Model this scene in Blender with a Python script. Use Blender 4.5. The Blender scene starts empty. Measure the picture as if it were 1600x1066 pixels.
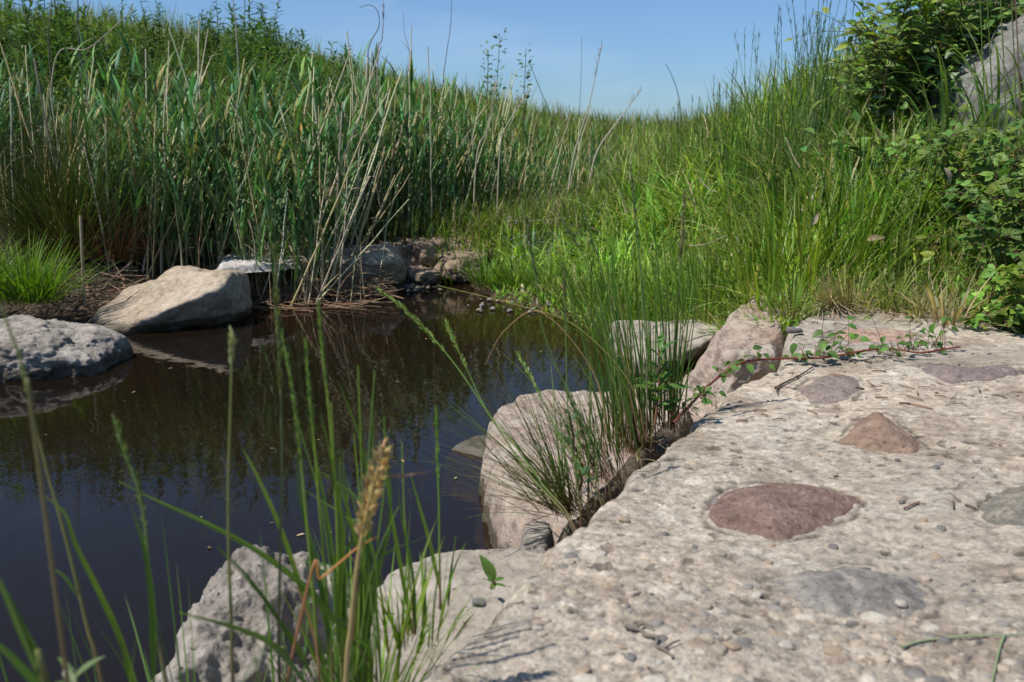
import bpy, math
import numpy as np

# ------------------------------------------------------------------ camera, light, exposure
SC = bpy.context.scene
D = bpy.data
COL = SC.collection
PITCH = math.radians(12.1)
FPX = 1555.0
CZ = 0.85
cam_data = D.cameras.new('camera')
cam_data.sensor_width = 36.0
cam_data.lens = 35.0
cam_data.clip_start = 0.05
cam_data.clip_end = 3000
cam_data.dof.use_dof = True
cam_data.dof.focus_distance = 2.6
cam_data.dof.aperture_fstop = 7.5
cam = D.objects.new('camera', cam_data)
cam.location = (0, 0, CZ)
cam.rotation_euler = (math.radians(90) - PITCH, 0, 0)
COL.objects.link(cam)
SC.camera = cam

SUN_AZ = (-0.93, -0.37)
SUN_EL = math.radians(58)
w = D.worlds.new('World')
SC.world = w
w.use_nodes = True
nt = w.node_tree
nt.nodes.clear()
sky = nt.nodes.new('ShaderNodeTexSky')
sky.sky_type = 'NISHITA'
sky.sun_disc = False
sky.sun_elevation = SUN_EL
sky.sun_rotation = math.atan2(SUN_AZ[0], SUN_AZ[1])
sky.air_density = 1.0
sky.dust_density = 0.15
sky.ozone_density = 1.6
sky.altitude = 300
bg = nt.nodes.new('ShaderNodeBackground')
bg.inputs['Strength'].default_value = 0.10
out = nt.nodes.new('ShaderNodeOutputWorld')
# a thin wisp of cloud low in the north
geo = nt.nodes.new('ShaderNodeTexCoord')
mp = nt.nodes.new('ShaderNodeMapping')
mp.inputs['Location'].default_value = (0.0, 0.0, 0.0)
cn = nt.nodes.new('ShaderNodeTexNoise')
cn.inputs['Scale'].default_value = 9.0
cn.inputs['Detail'].default_value = 8.0
cn.inputs['Roughness'].default_value = 0.62
mp.inputs['Scale'].default_value = (1, 1, 2.6)
dst = nt.nodes.new('ShaderNodeVectorMath'); dst.operation = 'DISTANCE'
dst.inputs[1].default_value = (-0.127, 0.983, 0.136)
rg = nt.nodes.new('ShaderNodeMapRange')
rg.inputs[1].default_value = 0.03; rg.inputs[2].default_value = 0.0
rg.inputs[3].default_value = 0.0; rg.inputs[4].default_value = 0.75
nr = nt.nodes.new('ShaderNodeMapRange')
nr.inputs[1].default_value = 0.35; nr.inputs[2].default_value = 0.75
ml = nt.nodes.new('ShaderNodeMath'); ml.operation = 'MULTIPLY'
mx = nt.nodes.new('ShaderNodeMix'); mx.data_type = 'RGBA'
mx.inputs[7].default_value = (9.5, 9.8, 10.5, 1)
L = nt.links.new
L(geo.outputs['Generated'], mp.inputs[0]); L(mp.outputs[0], cn.inputs['Vector'])
L(geo.outputs['Generated'], dst.inputs[0]); L(dst.outputs['Value'], rg.inputs[0])
L(cn.outputs[0], nr.inputs[0]); L(nr.outputs[0], ml.inputs[0]); L(rg.outputs[0], ml.inputs[1])
cn2 = nt.nodes.new('ShaderNodeTexNoise'); cn2.inputs['Scale'].default_value = 3.2; cn2.inputs['Detail'].default_value = 7.0
mp2 = nt.nodes.new('ShaderNodeMapping'); mp2.inputs['Scale'].default_value = (1, 1, 4.5); mp2.inputs['Rotation'].default_value = (.1, .15, 0)
L(geo.outputs['Generated'], mp2.inputs[0]); L(mp2.outputs[0], cn2.inputs['Vector'])
nr2 = nt.nodes.new('ShaderNodeMapRange'); nr2.inputs[1].default_value = 0.5; nr2.inputs[2].default_value = 0.8; nr2.inputs[4].default_value = 0.11
L(cn2.outputs[0], nr2.inputs[0])
ad2 = nt.nodes.new('ShaderNodeMath'); ad2.operation = 'ADD'; L(ml.outputs[0], ad2.inputs[0]); L(nr2.outputs[0], ad2.inputs[1])
L(ad2.outputs[0], mx.inputs[0])
sxyz = nt.nodes.new('ShaderNodeSeparateXYZ'); L(geo.outputs['Generated'], sxyz.inputs[0])
tr_ = nt.nodes.new('ShaderNodeValToRGB'); e_ = tr_.color_ramp.elements   # the day's air: bluer and darker near the horizon than the clear-sky model
e_[0].position = 0.0; e_[0].color = (.38, .58, .92, 1); e_[1].position = 0.30; e_[1].color = (.70, .82, .94, 1)
tm = nt.nodes.new('ShaderNodeMix'); tm.data_type = 'RGBA'; tm.blend_type = 'MULTIPLY'; tm.inputs[0].default_value = 1.0
L(sxyz.outputs['Z'], tr_.inputs[0]); L(sky.outputs[0], tm.inputs[6]); L(tr_.outputs[0], tm.inputs[7])
L(tm.outputs[2], mx.inputs[6]); L(mx.outputs[2], bg.inputs['Color']); L(bg.outputs[0], out.inputs[0])

sun_data = D.lights.new('sun', 'SUN')
sun_data.energy = 4.2
sun_data.angle = math.radians(0.53)
sun_data.color = (1.0, 0.955, 0.89)
sun = D.objects.new('sun', sun_data)
COL.objects.link(sun)
from mathutils import Vector, Matrix
_sd = Vector((SUN_AZ[0] * math.cos(SUN_EL), SUN_AZ[1] * math.cos(SUN_EL), math.sin(SUN_EL)))
sun.rotation_euler = _sd.to_track_quat('Z', 'Y').to_euler()
sun.location = (-3, -2, 6)
SC.view_settings.view_transform = 'Standard'
SC.view_settings.look = 'None'
SC.view_settings.exposure = 0.3
SC.view_settings.gamma = 1.0
SC.cycles.max_bounces = 7
SC.cycles.transparent_max_bounces = 8
SC.cycles.caustics_reflective = False
SC.cycles.caustics_refractive = False

# ------------------------------------------------------------------ helpers
rng = np.random.default_rng(11)
_c, _s = math.cos(PITCH), math.sin(PITCH)


def at(px, py, z=None, Y=None):
    """world point seen at a pixel of the 1600x1066 photograph, at height z or at depth Y"""
    u = (px - 800) / FPX
    v = (533 - py) / FPX
    d = np.array([u, _c + v * _s, -_s + v * _c])
    t = (z - CZ) / d[2] if z is not None else Y / d[1]
    return np.array([0, 0, CZ]) + d * t


def _hash(ix, iy, iz, seed):
    h = (ix.astype(np.int64) * 374761393 + iy.astype(np.int64) * 668265263 + iz.astype(np.int64) * 2147483647 + seed * 974634777) & 0xffffffff
    h = ((h ^ (h >> 13)) * 1274126177) & 0xffffffff
    h = ((h ^ (h >> 16)) * 2246822519) & 0xffffffff
    return ((h ^ (h >> 15)) & 0xffffff) / float(0xffffff)


def vnoise(P, seed=0):
    i = np.floor(P).astype(np.int64)
    f = P - i
    f = f * f * f * (f * (f * 6 - 15) + 10)
    r = 0
    for dx in (0, 1):
        wx = f[:, 0] if dx else 1 - f[:, 0]
        for dy in (0, 1):
            wy = f[:, 1] if dy else 1 - f[:, 1]
            if P.shape[1] == 2:
                r = r + wx * wy * _hash(i[:, 0] + dx, i[:, 1] + dy, i[:, 0] * 0, seed)
            else:
                for dz in (0, 1):
                    wz = f[:, 2] if dz else 1 - f[:, 2]
                    r = r + wx * wy * wz * _hash(i[:, 0] + dx, i[:, 1] + dy, i[:, 2] + dz, seed)
    return r * 2 - 1


def fbm(P, octv=4, seed=0, gain=0.5):
    a, s, r = 1.0, 1.0, 0
    for k in range(octv):
        r = r + a * vnoise(P * s + k * 17.3, seed + k)
        a *= gain
        s *= 2.03
    return r


def sstep(a, b, x):
    t = np.clip((x - a) / (b - a), 0, 1)
    return t * t * (3 - 2 * t)


def poly_sd(x, y, poly):
    """signed distance to a polygon, positive inside"""
    poly = np.asarray(poly, float)
    d2 = np.full(x.shape, 1e9)
    inside = np.zeros(x.shape, bool)
    n = len(poly)
    for k in range(n):
        ax, ay = poly[k][:2]
        bx, by = poly[(k + 1) % n][:2]
        ex, ey = bx - ax, by - ay
        wx, wy = x - ax, y - ay
        t = np.clip((wx * ex + wy * ey) / (ex * ex + ey * ey + 1e-12), 0, 1)
        d2 = np.minimum(d2, (wx - ex * t) ** 2 + (wy - ey * t) ** 2)
        cond = (ay > y) != (by > y)
        xi = ex * (y - ay) / (ey if abs(ey) > 1e-12 else 1e-12) + ax
        inside ^= cond & (x < xi)
    d = np.sqrt(d2)
    return np.where(inside, d, -d)


def make_mesh(name, V, quads=None, tris=None, col=None, mat=None, smooth=True):
    me = D.meshes.new(name)
    V = np.asarray(V, np.float32)
    nq = 0 if quads is None else len(quads)
    ntr = 0 if tris is None else len(tris)
    me.vertices.add(len(V))
    me.vertices.foreach_set('co', V.ravel())
    loops = []
    if nq: loops.append(np.asarray(quads, np.int32).ravel())
    if ntr: loops.append(np.asarray(tris, np.int32).ravel())
    loops = np.concatenate(loops)
    tot = np.concatenate([np.full(nq, 4, np.int32), np.full(ntr, 3, np.int32)])
    st = np.concatenate([[0], np.cumsum(tot)[:-1]]).astype(np.int32)
    me.loops.add(len(loops))
    me.loops.foreach_set('vertex_index', loops)
    me.polygons.add(len(tot))
    me.polygons.foreach_set('loop_start', st)
    try:
        me.polygons.foreach_set('loop_total', tot)
    except Exception:
        pass
    me.polygons.foreach_set('use_smooth', np.full(len(tot), smooth))
    if col is not None:
        at_ = me.attributes.new('col', 'FLOAT_COLOR', 'POINT')
        c4 = np.ones((len(V), 4), np.float32)
        c4[:, :3] = col
        at_.data.foreach_set('color', c4.ravel())
    if mat: me.materials.append(mat)
    me.update(calc_edges=True)
    me.validate()
    return me


class MB:
    """collects ribbons, tubes and leaves; becomes ONE mesh"""
    def __init__(s):
        s.V, s.Q, s.T, s.C, s.n = [], [], [], [], 0

    def add(s, V, Q=None, T=None, C=(1, 1, 1)):
        V = np.asarray(V, float).reshape(-1, 3)
        C = np.broadcast_to(np.asarray(C, float), V.shape)
        s.V.append(V); s.C.append(C)
        if Q is not None and len(Q): s.Q.append(np.asarray(Q) + s.n)
        if T is not None and len(T): s.T.append(np.asarray(T) + s.n)
        s.n += len(V)
        return s

    def arrays(s):
        return (np.concatenate(s.V), np.concatenate(s.Q) if s.Q else np.zeros((0, 4), int),
                np.concatenate(s.T) if s.T else np.zeros((0, 3), int), np.concatenate(s.C))

    def mesh(s, name, mat, origin=None, smooth=True):
        V, Q, T, C = s.arrays()
        if origin is not None: V = V - np.asarray(origin)
        return make_mesh(name, V, Q, T, C, mat, smooth)


def link(name, me, loc=(0, 0, 0), parent=None):
    o = D.objects.new(name, me)
    COL.objects.link(o)
    if parent is not None: o.parent = parent
    else: o.location = loc
    return o


def tag(o, label, cat=None, group=None, kind=None):
    if label: o['label'] = label
    if cat: o['category'] = cat
    if group: o['group'] = group
    if kind: o['kind'] = kind
    return o


def empty(name, loc, label, cat, group=None):
    o = D.objects.new(name, None)
    COL.objects.link(o)
    o.location = loc
    o.empty_display_size = 0.02
    return tag(o, label, cat, group)


def copy_tree(o, loc, rz=0.0, sc=1.0, label=None, tilt=None):
    c = o.copy()
    COL.objects.link(c)
    c.location = loc
    c.rotation_euler = (tilt[0] if tilt else 0, tilt[1] if tilt else 0, rz)
    c.scale = (sc, sc, sc)
    if label: c['label'] = label
    for ch in o.children:
        d = ch.copy()
        COL.objects.link(d)
        d.parent = c
    return c


def ribbons(base, length, az, lean, bend, width, K=5, pw=1.3, col=(0.1, 0.2, 0.05), basecol=None, fold=0.0, tw=0.0, prof=0.7, tipcol=None):
    """N curved blades -> V, Q, C"""
    base = np.atleast_2d(base)
    N = len(base)
    b = lambda a: np.broadcast_to(np.asarray(a, float), (N,))
    length, az, lean, bend, width, tw = b(length), b(az), b(lean), b(bend), b(width), b(tw)
    t = np.linspace(0, 1, K + 1)
    ang = lean[:, None] + bend[:, None] * t[None] ** pw
    dx = np.sin(ang) * np.cos(az)[:, None]
    dy = np.sin(ang) * np.sin(az)[:, None]
    dz = np.cos(ang)
    dirs = np.stack([dx, dy, dz], -1)
    seg = dirs[:, :-1] * (length / K)[:, None, None]
    pts = np.concatenate([np.zeros((N, 1, 3)), np.cumsum(seg, 1)], 1) + base[:, None]
    ta = az[:, None] + tw[:, None] * t[None]
    side = np.stack([-np.sin(ta), np.cos(ta), np.zeros_like(ta)], -1)
    wprof = np.minimum(1, 0.45 + t * 3.0) * (1 - t ** 1.6) ** prof
    wprof[-1] = 0.04
    hw = 0.5 * width[:, None] * wprof[None]
    A = pts - side * hw[..., None]
    B = pts + side * hw[..., None]
    if fold:
        nrm = np.cross(side, dirs)
        M = pts - nrm * (hw * fold)[..., None]
        V = np.stack([A, M, B], 2)
        m = 3
    else:
        V = np.stack([A, B], 2)
        m = 2
    r = np.arange(K)
    q = []
    for j in range(m - 1):
        q.append(np.stack([r * m + j, r * m + j + 1, (r + 1) * m + j + 1, (r + 1) * m + j], -1))
    q = np.concatenate(q)
    Q = (q[None] + (np.arange(N) * m * (K + 1))[:, None, None]).reshape(-1, 4)
    col = np.broadcast_to(np.asarray(col, float), (N, 3))
    C = np.repeat(col[:, None], K + 1, 1)
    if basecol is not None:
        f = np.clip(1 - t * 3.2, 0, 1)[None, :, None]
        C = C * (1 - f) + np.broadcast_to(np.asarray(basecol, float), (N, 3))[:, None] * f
    if tipcol is not None:
        f = np.clip(t * 4 - 3, 0, 1)[None, :, None]
        C = C * (1 - f) + np.broadcast_to(np.asarray(tipcol, float), (N, 3))[:, None] * f
    C = np.repeat(C[:, :, None], m, 2)
    return V.reshape(-1, 3), Q, C.reshape(-1, 3)


def tube(pts, rad, sides=5, col=(0.1, 0.2, 0.05)):
    """one tube along pts (K,3) -> V, Q, C"""
    pts = np.asarray(pts, float)
    K = len(pts)
    rad = np.broadcast_to(np.asarray(rad, float), (K,))
    tg = np.gradient(pts, axis=0)
    tg /= np.linalg.norm(tg, axis=1)[:, None] + 1e-12
    ref = np.array([0, 0, 1.0]) if abs(tg[:, 2]).mean() < 0.8 else np.array([1.0, 0, 0])
    s = np.cross(tg, ref)
    s /= np.linalg.norm(s, axis=1)[:, None] + 1e-9
    n = np.cross(s, tg)
    a = np.arange(sides) / sides * 2 * np.pi
    V = pts[:, None] + (s[:, None] * np.cos(a)[None, :, None] + n[:, None] * np.sin(a)[None, :, None]) * rad[:, None, None]
    r = np.arange(K - 1)[:, None]
    j = np.arange(sides)[None]
    Q = np.stack([r * sides + j, r * sides + (j + 1) % sides, (r + 1) * sides + (j + 1) % sides, (r + 1) * sides + j], -1).reshape(-1, 4)
    col = np.asarray(col, float)
    C = np.repeat(np.broadcast_to(col, (K, 3)), sides, 0) if col.ndim == 2 else np.broadcast_to(col, (K * sides, 3))
    return V.reshape(-1, 3), Q, C


def spline(ctrl, n=24):
    """smooth curve through control points (Catmull-Rom)"""
    P = np.asarray(ctrl, float)
    P = np.vstack([2 * P[0] - P[1], P, 2 * P[-1] - P[-2]])
    m = len(P) - 3
    out_ = []
    for k in range(m):
        p0, p1, p2, p3 = P[k:k + 4]
        tt = np.linspace(0, 1, max(2, n // m + 1), endpoint=(k == m - 1))[:, None]
        out_.append(0.5 * ((2 * p1) + (-p0 + p2) * tt + (2 * p0 - 5 * p1 + 4 * p2 - p3) * tt ** 2 + (-p0 + 3 * p1 - 3 * p2 + p3) * tt ** 3))
    return np.vstack(out_)


def ribbon_along(pts, width, side_hint, col, fold=0.3, tip=True):
    pts = np.asarray(pts, float)
    K = len(pts)
    t = np.linspace(0, 1, K)
    tg = np.gradient(pts, axis=0)
    tg /= np.linalg.norm(tg, axis=1)[:, None] + 1e-12
    s = np.asarray(side_hint, float)[None] - tg * (tg @ np.asarray(side_hint, float))[:, None]
    s /= np.linalg.norm(s, axis=1)[:, None] + 1e-9
    n = np.cross(s, tg)
    wp = 0.5 * width * np.minimum(1, 0.4 + 3 * t) * ((1 - t ** 2) ** 0.8 if tip else 1)
    wp = np.maximum(wp, 0.0002)
    V = np.stack([pts - s * wp[:, None], pts - n * (wp * fold)[:, None], pts + s * wp[:, None]], 1)
    r = np.arange(K - 1)
    Q = np.concatenate([np.stack([r * 3 + j, r * 3 + j + 1, (r + 1) * 3 + j + 1, (r + 1) * 3 + j], -1) for j in (0, 1)])
    col = np.broadcast_to(np.asarray(col, float), (K, 3))
    return V.reshape(-1, 3), Q, np.repeat(col, 3, 0)


def leaf_template(n=7, wid=0.5, serr=0.0, curl=0.12, fold=0.18, peak=0.4):
    """leaf of length 1 along +x, normal +z"""
    t = np.linspace(0, 1, n)
    hw = wid * 0.5 * (np.sin(np.pi * t ** (math.log(0.5) / math.log(peak))) ** 0.85)
    if serr:
        hw = hw * (1 + serr * np.where(np.arange(n) % 2 == 0, -1, 1))
    hw[0] = 0.015; hw[-1] = 0.004
    z = -curl * t ** 2 * 1.0
    V = []
    for i in range(n):
        V += [(t[i] - (0.04 if serr and i % 2 else 0), -hw[i], z[i] + fold * hw[i]), (t[i], 0, z[i]), (t[i] - (0.04 if serr and i % 2 else 0), hw[i], z[i] + fold * hw[i])]
    V = np.array(V)
    r = np.arange(n - 1)
    Q = np.concatenate([np.stack([r * 3 + j, (r + 1) * 3 + j, (r + 1) * 3 + j + 1, r * 3 + j + 1], -1) for j in (0, 1)])
    return V, Q


def frames(dirv, up):
    """rotation matrices with x along dirv and z near up"""
    x = dirv / (np.linalg.norm(dirv, axis=1)[:, None] + 1e-9)
    y = np.cross(up, x)
    y /= np.linalg.norm(y, axis=1)[:, None] + 1e-9
    z = np.cross(x, y)
    return np.stack([x, y, z], -1)


def scatter(tV, tQ, R, scale, loc, col):
    N = len(loc)
    V = np.einsum('nij,mj->nmi', R, tV) * np.asarray(scale).reshape(-1, 1, 1) + loc[:, None]
    Q = (tQ[None] + (np.arange(N) * len(tV))[:, None, None]).reshape(-1, tQ.shape[1])
    C = np.repeat(np.broadcast_to(col, (N, 3))[:, None], len(tV), 1)
    return V.reshape(-1, 3), Q, C.reshape(-1, 3)


def jit(c, n, v=0.25, h=0.12, r=None):
    """n variations of a colour: brightness v, hue h"""
    r = r or rng
    c = np.asarray(c, float)
    b = np.exp(r.normal(0, v, (n, 1)))
    k = np.exp(r.normal(0, h, (n, 3)) * np.array([1, 0.25, 0.8]))
    return np.clip(c[None] * b * k, 0.004, 0.85)


# ------------------------------------------------------------------ materials
def new_mat(name):
    m = D.materials.new(name)
    m.use_nodes = True
    t = m.node_tree
    t.nodes.clear()
    o = t.nodes.new('ShaderNodeOutputMaterial')
    return m, t, o


def N_(t, typ, **kw):
    n = t.nodes.new(typ)
    for k, v in kw.items():
        if k in n.inputs: n.inputs[k].default_value = v
        else: setattr(n, k, v)
    return n


def leaf_mat(name, transl=0.35, rough=0.5, spec=0.35, tcol=(1.25, 1.35, 0.5)):
    m, t, o = new_mat(name)
    a = N_(t, 'ShaderNodeAttribute', attribute_name='col')
    geo_ = N_(t, 'ShaderNodeTexCoord')
    nz = N_(t, 'ShaderNodeTexNoise', Scale=55.0, Detail=3.0)
    mr = N_(t, 'ShaderNodeMapRange'); mr.inputs[3].default_value = 0.72; mr.inputs[4].default_value = 1.3
    mu = N_(t, 'ShaderNodeVectorMath', operation='SCALE')
    t.links.new(geo_.outputs['Object'], nz.inputs['Vector'])
    t.links.new(nz.outputs[0], mr.inputs[0])
    t.links.new(a.outputs['Color'], mu.inputs[0]); t.links.new(mr.outputs[0], mu.inputs['Scale'])
    p = N_(t, 'ShaderNodeBsdfPrincipled', Roughness=rough)
    p.inputs['Specular IOR Level'].default_value = spec
    t.links.new(mu.outputs[0], p.inputs['Base Color'])
    if transl > 0:
        tr = N_(t, 'ShaderNodeBsdfTranslucent')
        m2 = N_(t, 'ShaderNodeVectorMath', operation='MULTIPLY')
        m2.inputs[1].default_value = tcol
        t.links.new(mu.outputs[0], m2.inputs[0]); t.links.new(m2.outputs[0], tr.inputs['Color'])
        mix = N_(t, 'ShaderNodeMixShader'); mix.inputs[0].default_value = transl
        t.links.new(p.outputs[0], mix.inputs[1]); t.links.new(tr.outputs[0], mix.inputs[2])
        t.links.new(mix.outputs[0], o.inputs[0])
    else:
        t.links.new(p.outputs[0], o.inputs[0])
    return m


def ramp(t, stops):
    r = t.nodes.new('ShaderNodeValToRGB')
    e = r.color_ramp.elements
    while len(e) < len(stops): e.new(0.5)
    for k, (p, c) in enumerate(stops):
        e[k].position = p
        e[k].color = (*c, 1)
    return r


def mixc(t, fac, a, b, blend='MIX'):
    n = t.nodes.new('ShaderNodeMix')
    n.data_type = 'RGBA'; n.blend_type = blend
    if isinstance(fac, (int, float)): n.inputs[0].default_value = fac
    else: t.links.new(fac, n.inputs[0])
    for k, v in ((6, a), (7, b)):
        if isinstance(v, tuple): n.inputs[k].default_value = (*v, 1)
        else: t.links.new(v, n.inputs[k])
    return n.outputs[2]


def rock_mat(name, c1, c2, c3, scale=6.0, speck=90.0, bump=0.6, rough=0.85, wet=True, spk=(0.04, 0.035, 0.03), use_attr=False, seed=0.0, pits=0.0, bands=None):
    m, t, o = new_mat(name)
    co = N_(t, 'ShaderNodeTexCoord')
    mp_ = N_(t, 'ShaderNodeMapping'); mp_.inputs['Location'].default_value = (seed, seed * 0.7, seed * 1.3)
    t.links.new(co.outputs['Object'], mp_.inputs[0])
    v = mp_.outputs[0]
    n1 = N_(t, 'ShaderNodeTexNoise', Scale=scale, Detail=9.0, Roughness=0.62); t.links.new(v, n1.inputs['Vector'])
    n2 = N_(t, 'ShaderNodeTexNoise', Scale=scale * 5.3, Detail=8.0, Roughness=0.7); t.links.new(v, n2.inputs['Vector'])
    n3 = N_(t, 'ShaderNodeTexNoise', Scale=speck, Detail=4.0, Roughness=0.6); t.links.new(v, n3.inputs['Vector'])
    r1 = ramp(t, [(0.32, c1), (0.52, c2), (0.72, c3)])
    t.links.new(n1.outputs[0], r1.inputs[0])
    c = r1.outputs[0]
    if use_attr:
        a = N_(t, 'ShaderNodeAttribute', attribute_name='col')
        c = mixc(t, 1.0, a.outputs['Color'], c, 'MULTIPLY')
    r2 = ramp(t, [(0.34, (0.62, 0.6, 0.58)), (0.5, (1, 1, 1)), (0.68, (1.22, 1.2, 1.16))])
    t.links.new(n2.outputs[0], r2.inputs[0])
    c = mixc(t, 1.0, c, r2.outputs[0], 'MULTIPLY')
    if bands:
        bv = N_(t, 'ShaderNodeTexWave', Scale=bands, Distortion=9.0, Detail=4.0); bv.inputs['Detail Scale'].default_value = 1.4
        t.links.new(v, bv.inputs['Vector'])
        rb = ramp(t, [(0.3, (0.72, 0.71, 0.70)), (0.8, (1.12, 1.08, 1.03))]); t.links.new(bv.outputs[0], rb.inputs[0])
        c = mixc(t, 0.8, c, rb.outputs[0], 'MULTIPLY')
    r3 = ramp(t, [(0.30, (1, 1, 1)), (0.38, (0, 0, 0))]); t.links.new(n3.outputs[0], r3.inputs[0])
    c = mixc(t, r3.outputs[0], c, spk)
    r4 = ramp(t, [(0.64, (0, 0, 0)), (0.72, (0.55, 0.55, 0.55))]); t.links.new(n3.outputs[0], r4.inputs[0])
    c = mixc(t, r4.outputs[0], c, tuple(min(0.75, x * 1.5 + 0.05) for x in c3))
    rgh = rough
    p = N_(t, 'ShaderNodeBsdfPrincipled', Roughness=rough)
    p.inputs['Specular IOR Level'].default_value = 0.25
    if wet:
        g = N_(t, 'ShaderNodeNewGeometry')
        sx = N_(t, 'ShaderNodeSeparateXYZ'); t.links.new(g.outputs['Position'], sx.inputs[0])
        ad = N_(t, 'ShaderNodeMath', operation='MULTIPLY_ADD'); ad.inputs[1].default_value = 0.05
        t.links.new(n2.outputs[0], ad.inputs[0]); t.links.new(sx.outputs['Z'], ad.inputs[2])
        mr = N_(t, 'ShaderNodeMapRange'); mr.inputs[1].default_value = 0.078; mr.inputs[2].default_value = 0.058
        t.links.new(ad.outputs[0], mr.inputs[0])
        c = mixc(t, mr.outputs[0], c, mixc(t, 0.75, c, (0.035, 0.026, 0.008)))
        mr2 = N_(t, 'ShaderNodeMapRange'); mr2.inputs[3].default_value = rough; mr2.inputs[4].default_value = 0.35
        t.links.new(mr.outputs[0], mr2.inputs[0]); t.links.new(mr2.outputs[0], p.inputs['Roughness'])
    t.links.new(c, p.inputs['Base Color'])
    ht = N_(t, 'ShaderNodeMath', operation='MULTIPLY_ADD'); ht.inputs[1].default_value = 0.45
    t.links.new(n3.outputs[0], ht.inputs[0]); t.links.new(n2.outputs[0], ht.inputs[2])
    b = N_(t, 'ShaderNodeBump', Strength=bump, Distance=0.012)
    t.links.new(ht.outputs[0], b.inputs['Height']); t.links.new(b.outputs[0], p.inputs['Normal'])
    t.links.new(p.outputs[0], o.inputs[0])
    return m


M = {}
M['grass'] = leaf_mat('grass_leaf', 0.38, 0.48, 0.3)
M['reed'] = leaf_mat('reed_leaf', 0.28, 0.5, 0.3, (1.15, 1.3, 0.6))
M['leaf'] = leaf_mat('broad_leaf', 0.3, 0.5, 0.32)
M['stem'] = leaf_mat('plant_stem', 0.0, 0.55, 0.3)
M['straw'] = leaf_mat('dry_straw', 0.15, 0.7, 0.2, (1.1, 1.0, 0.8))
M['bark'] = leaf_mat('twig_bark', 0.0, 0.85, 0.15)

# ------------------------------------------------------------------ terrain
POND = [(-2.9, 1.0), (-.95, 1.02), (-.55, 1.15), (-.2, 1.45), (.08, 1.85), (.22, 2.3), (.2, 2.7), (.35, 2.95), (.60, 3.3), (.66, 3.8),
        (.34, 4.35), (.12, 4.75), (-.12, 5.0), (-.22, 5.5), (-.42, 5.6), (-.62, 5.2), (-.7, 4.95), (-1.25, 4.85), (-1.55, 4.5), (-2.0, 4.2), (-2.35, 3.7), (-3.0, 3.3)]
_LAND = np.array([
    (-2.2, 4.75, .13), (-1.3, 5.4, .2), (-.6, 5.9, .24), (0, 6.3, .2), (.35, 5.3, .13), (.85, 4.4, .2), (1.0, 3.6, .28), (.7, 2.6, .1), (1.2, 2.0, .1), (.4, 1.2, .05),
    (0, .5, .05), (-.5, .9, .1), (-1.2, .6, .1), (2.0, 1.0, .12), (-2.5, .3, .12), (0, -2, .1), (3, -2, .2),
    (-3.5, 5.0, .4), (-2.6, 7, .74), (-1, 8, .7), (-4, 8, 1.05), (-6, 6, 1.0), (-1.5, 11, 1.15), (-4, 12, 1.75), (0, 11, .85), (1, 9, .4), (.7, 6.8, .26), (2, 15, .45), (0, 16, .8), (-3, 18, 1.7), (-8, 14, 2.2),
    (1.35, 3.35, .33), (2.1, 3.2, .42), (1.5, 4.1, .58), (2.5, 4.5, .82), (1.2, 5.2, .52), (1.2, 6.4, .58), (1.9, 6.2, 1.0), (3, 6, 1.3), (2.3, 8, .8), (1.8, 11, .5), (4, 10, 1.4),
    (3.5, 3, .75), (3.6, 1.5, .4), (6, 6, 1.7), (4, 18, .8), (-12, 4, 1.5), (12, 4, 1.8), (-10, -6, .5), (10, -6, .6), (0, 24, .6), (12, 20, 1.2), (-14, 24, 2.0)], float)


def _tps(d2): return np.where(d2 > 1e-12, 0.5 * d2 * np.log(d2 + 1e-12), 0)


_n = len(_LAND)
_K = _tps(((_LAND[:, None, :2] - _LAND[None, :, :2]) ** 2).sum(-1)) + np.eye(_n) * 0.02
_A = np.zeros((_n + 3, _n + 3)); _A[:_n, :_n] = _K
_A[:_n, _n] = 1; _A[:_n, _n + 1:] = _LAND[:, :2]; _A[_n, :_n] = 1; _A[_n + 1:, :_n] = _LAND[:, :2].T
_W = np.linalg.solve(_A, np.concatenate([_LAND[:, 2], [0, 0, 0]]))


def H(x, y):
    """ground height"""
    x = np.atleast_1d(np.asarray(x, float)); y = np.atleast_1d(np.asarray(y, float))
    xc, yc = np.clip(x, -14, 12), np.clip(y, -6, 24)
    h = _W[_n] + _W[_n + 1] * xc + _W[_n + 2] * yc
    for k in range(_n):
        h = h + _W[k] * _tps((xc - _LAND[k, 0]) ** 2 + (yc - _LAND[k, 1]) ** 2)
    r = np.hypot(x, y - 6)
    f = sstep(16, 45, r)
    h = h * (1 - f) + 0.25 * f
    P = np.stack([x, y], -1)
    h = h + 0.02 * fbm(P * 2.2, 3, 5) * (1 + 0 * f)
    near = (np.abs(x) < 5) & (y > -1) & (y < 8)
    sd = np.full(x.shape, -9.0)
    if near.any():
        sd[near] = poly_sd(x[near], y[near], POND) + 0.05 * fbm(P[near] * 3.1, 3, 9)
    land = 0.03 + (np.maximum(h, 0.06) - 0.03) * sstep(0.0, 0.3, -sd)
    land = np.where(sd < 0, land * sstep(-0.005, 0.04, -sd) + 0.0, 0)
    bed = -0.42 * sstep(-0.02, 0.55, sd) - 0.02
    return np.where(sd > 0, bed, land - 0.02 * (1 - sstep(0, 0.05, -sd)))


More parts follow.
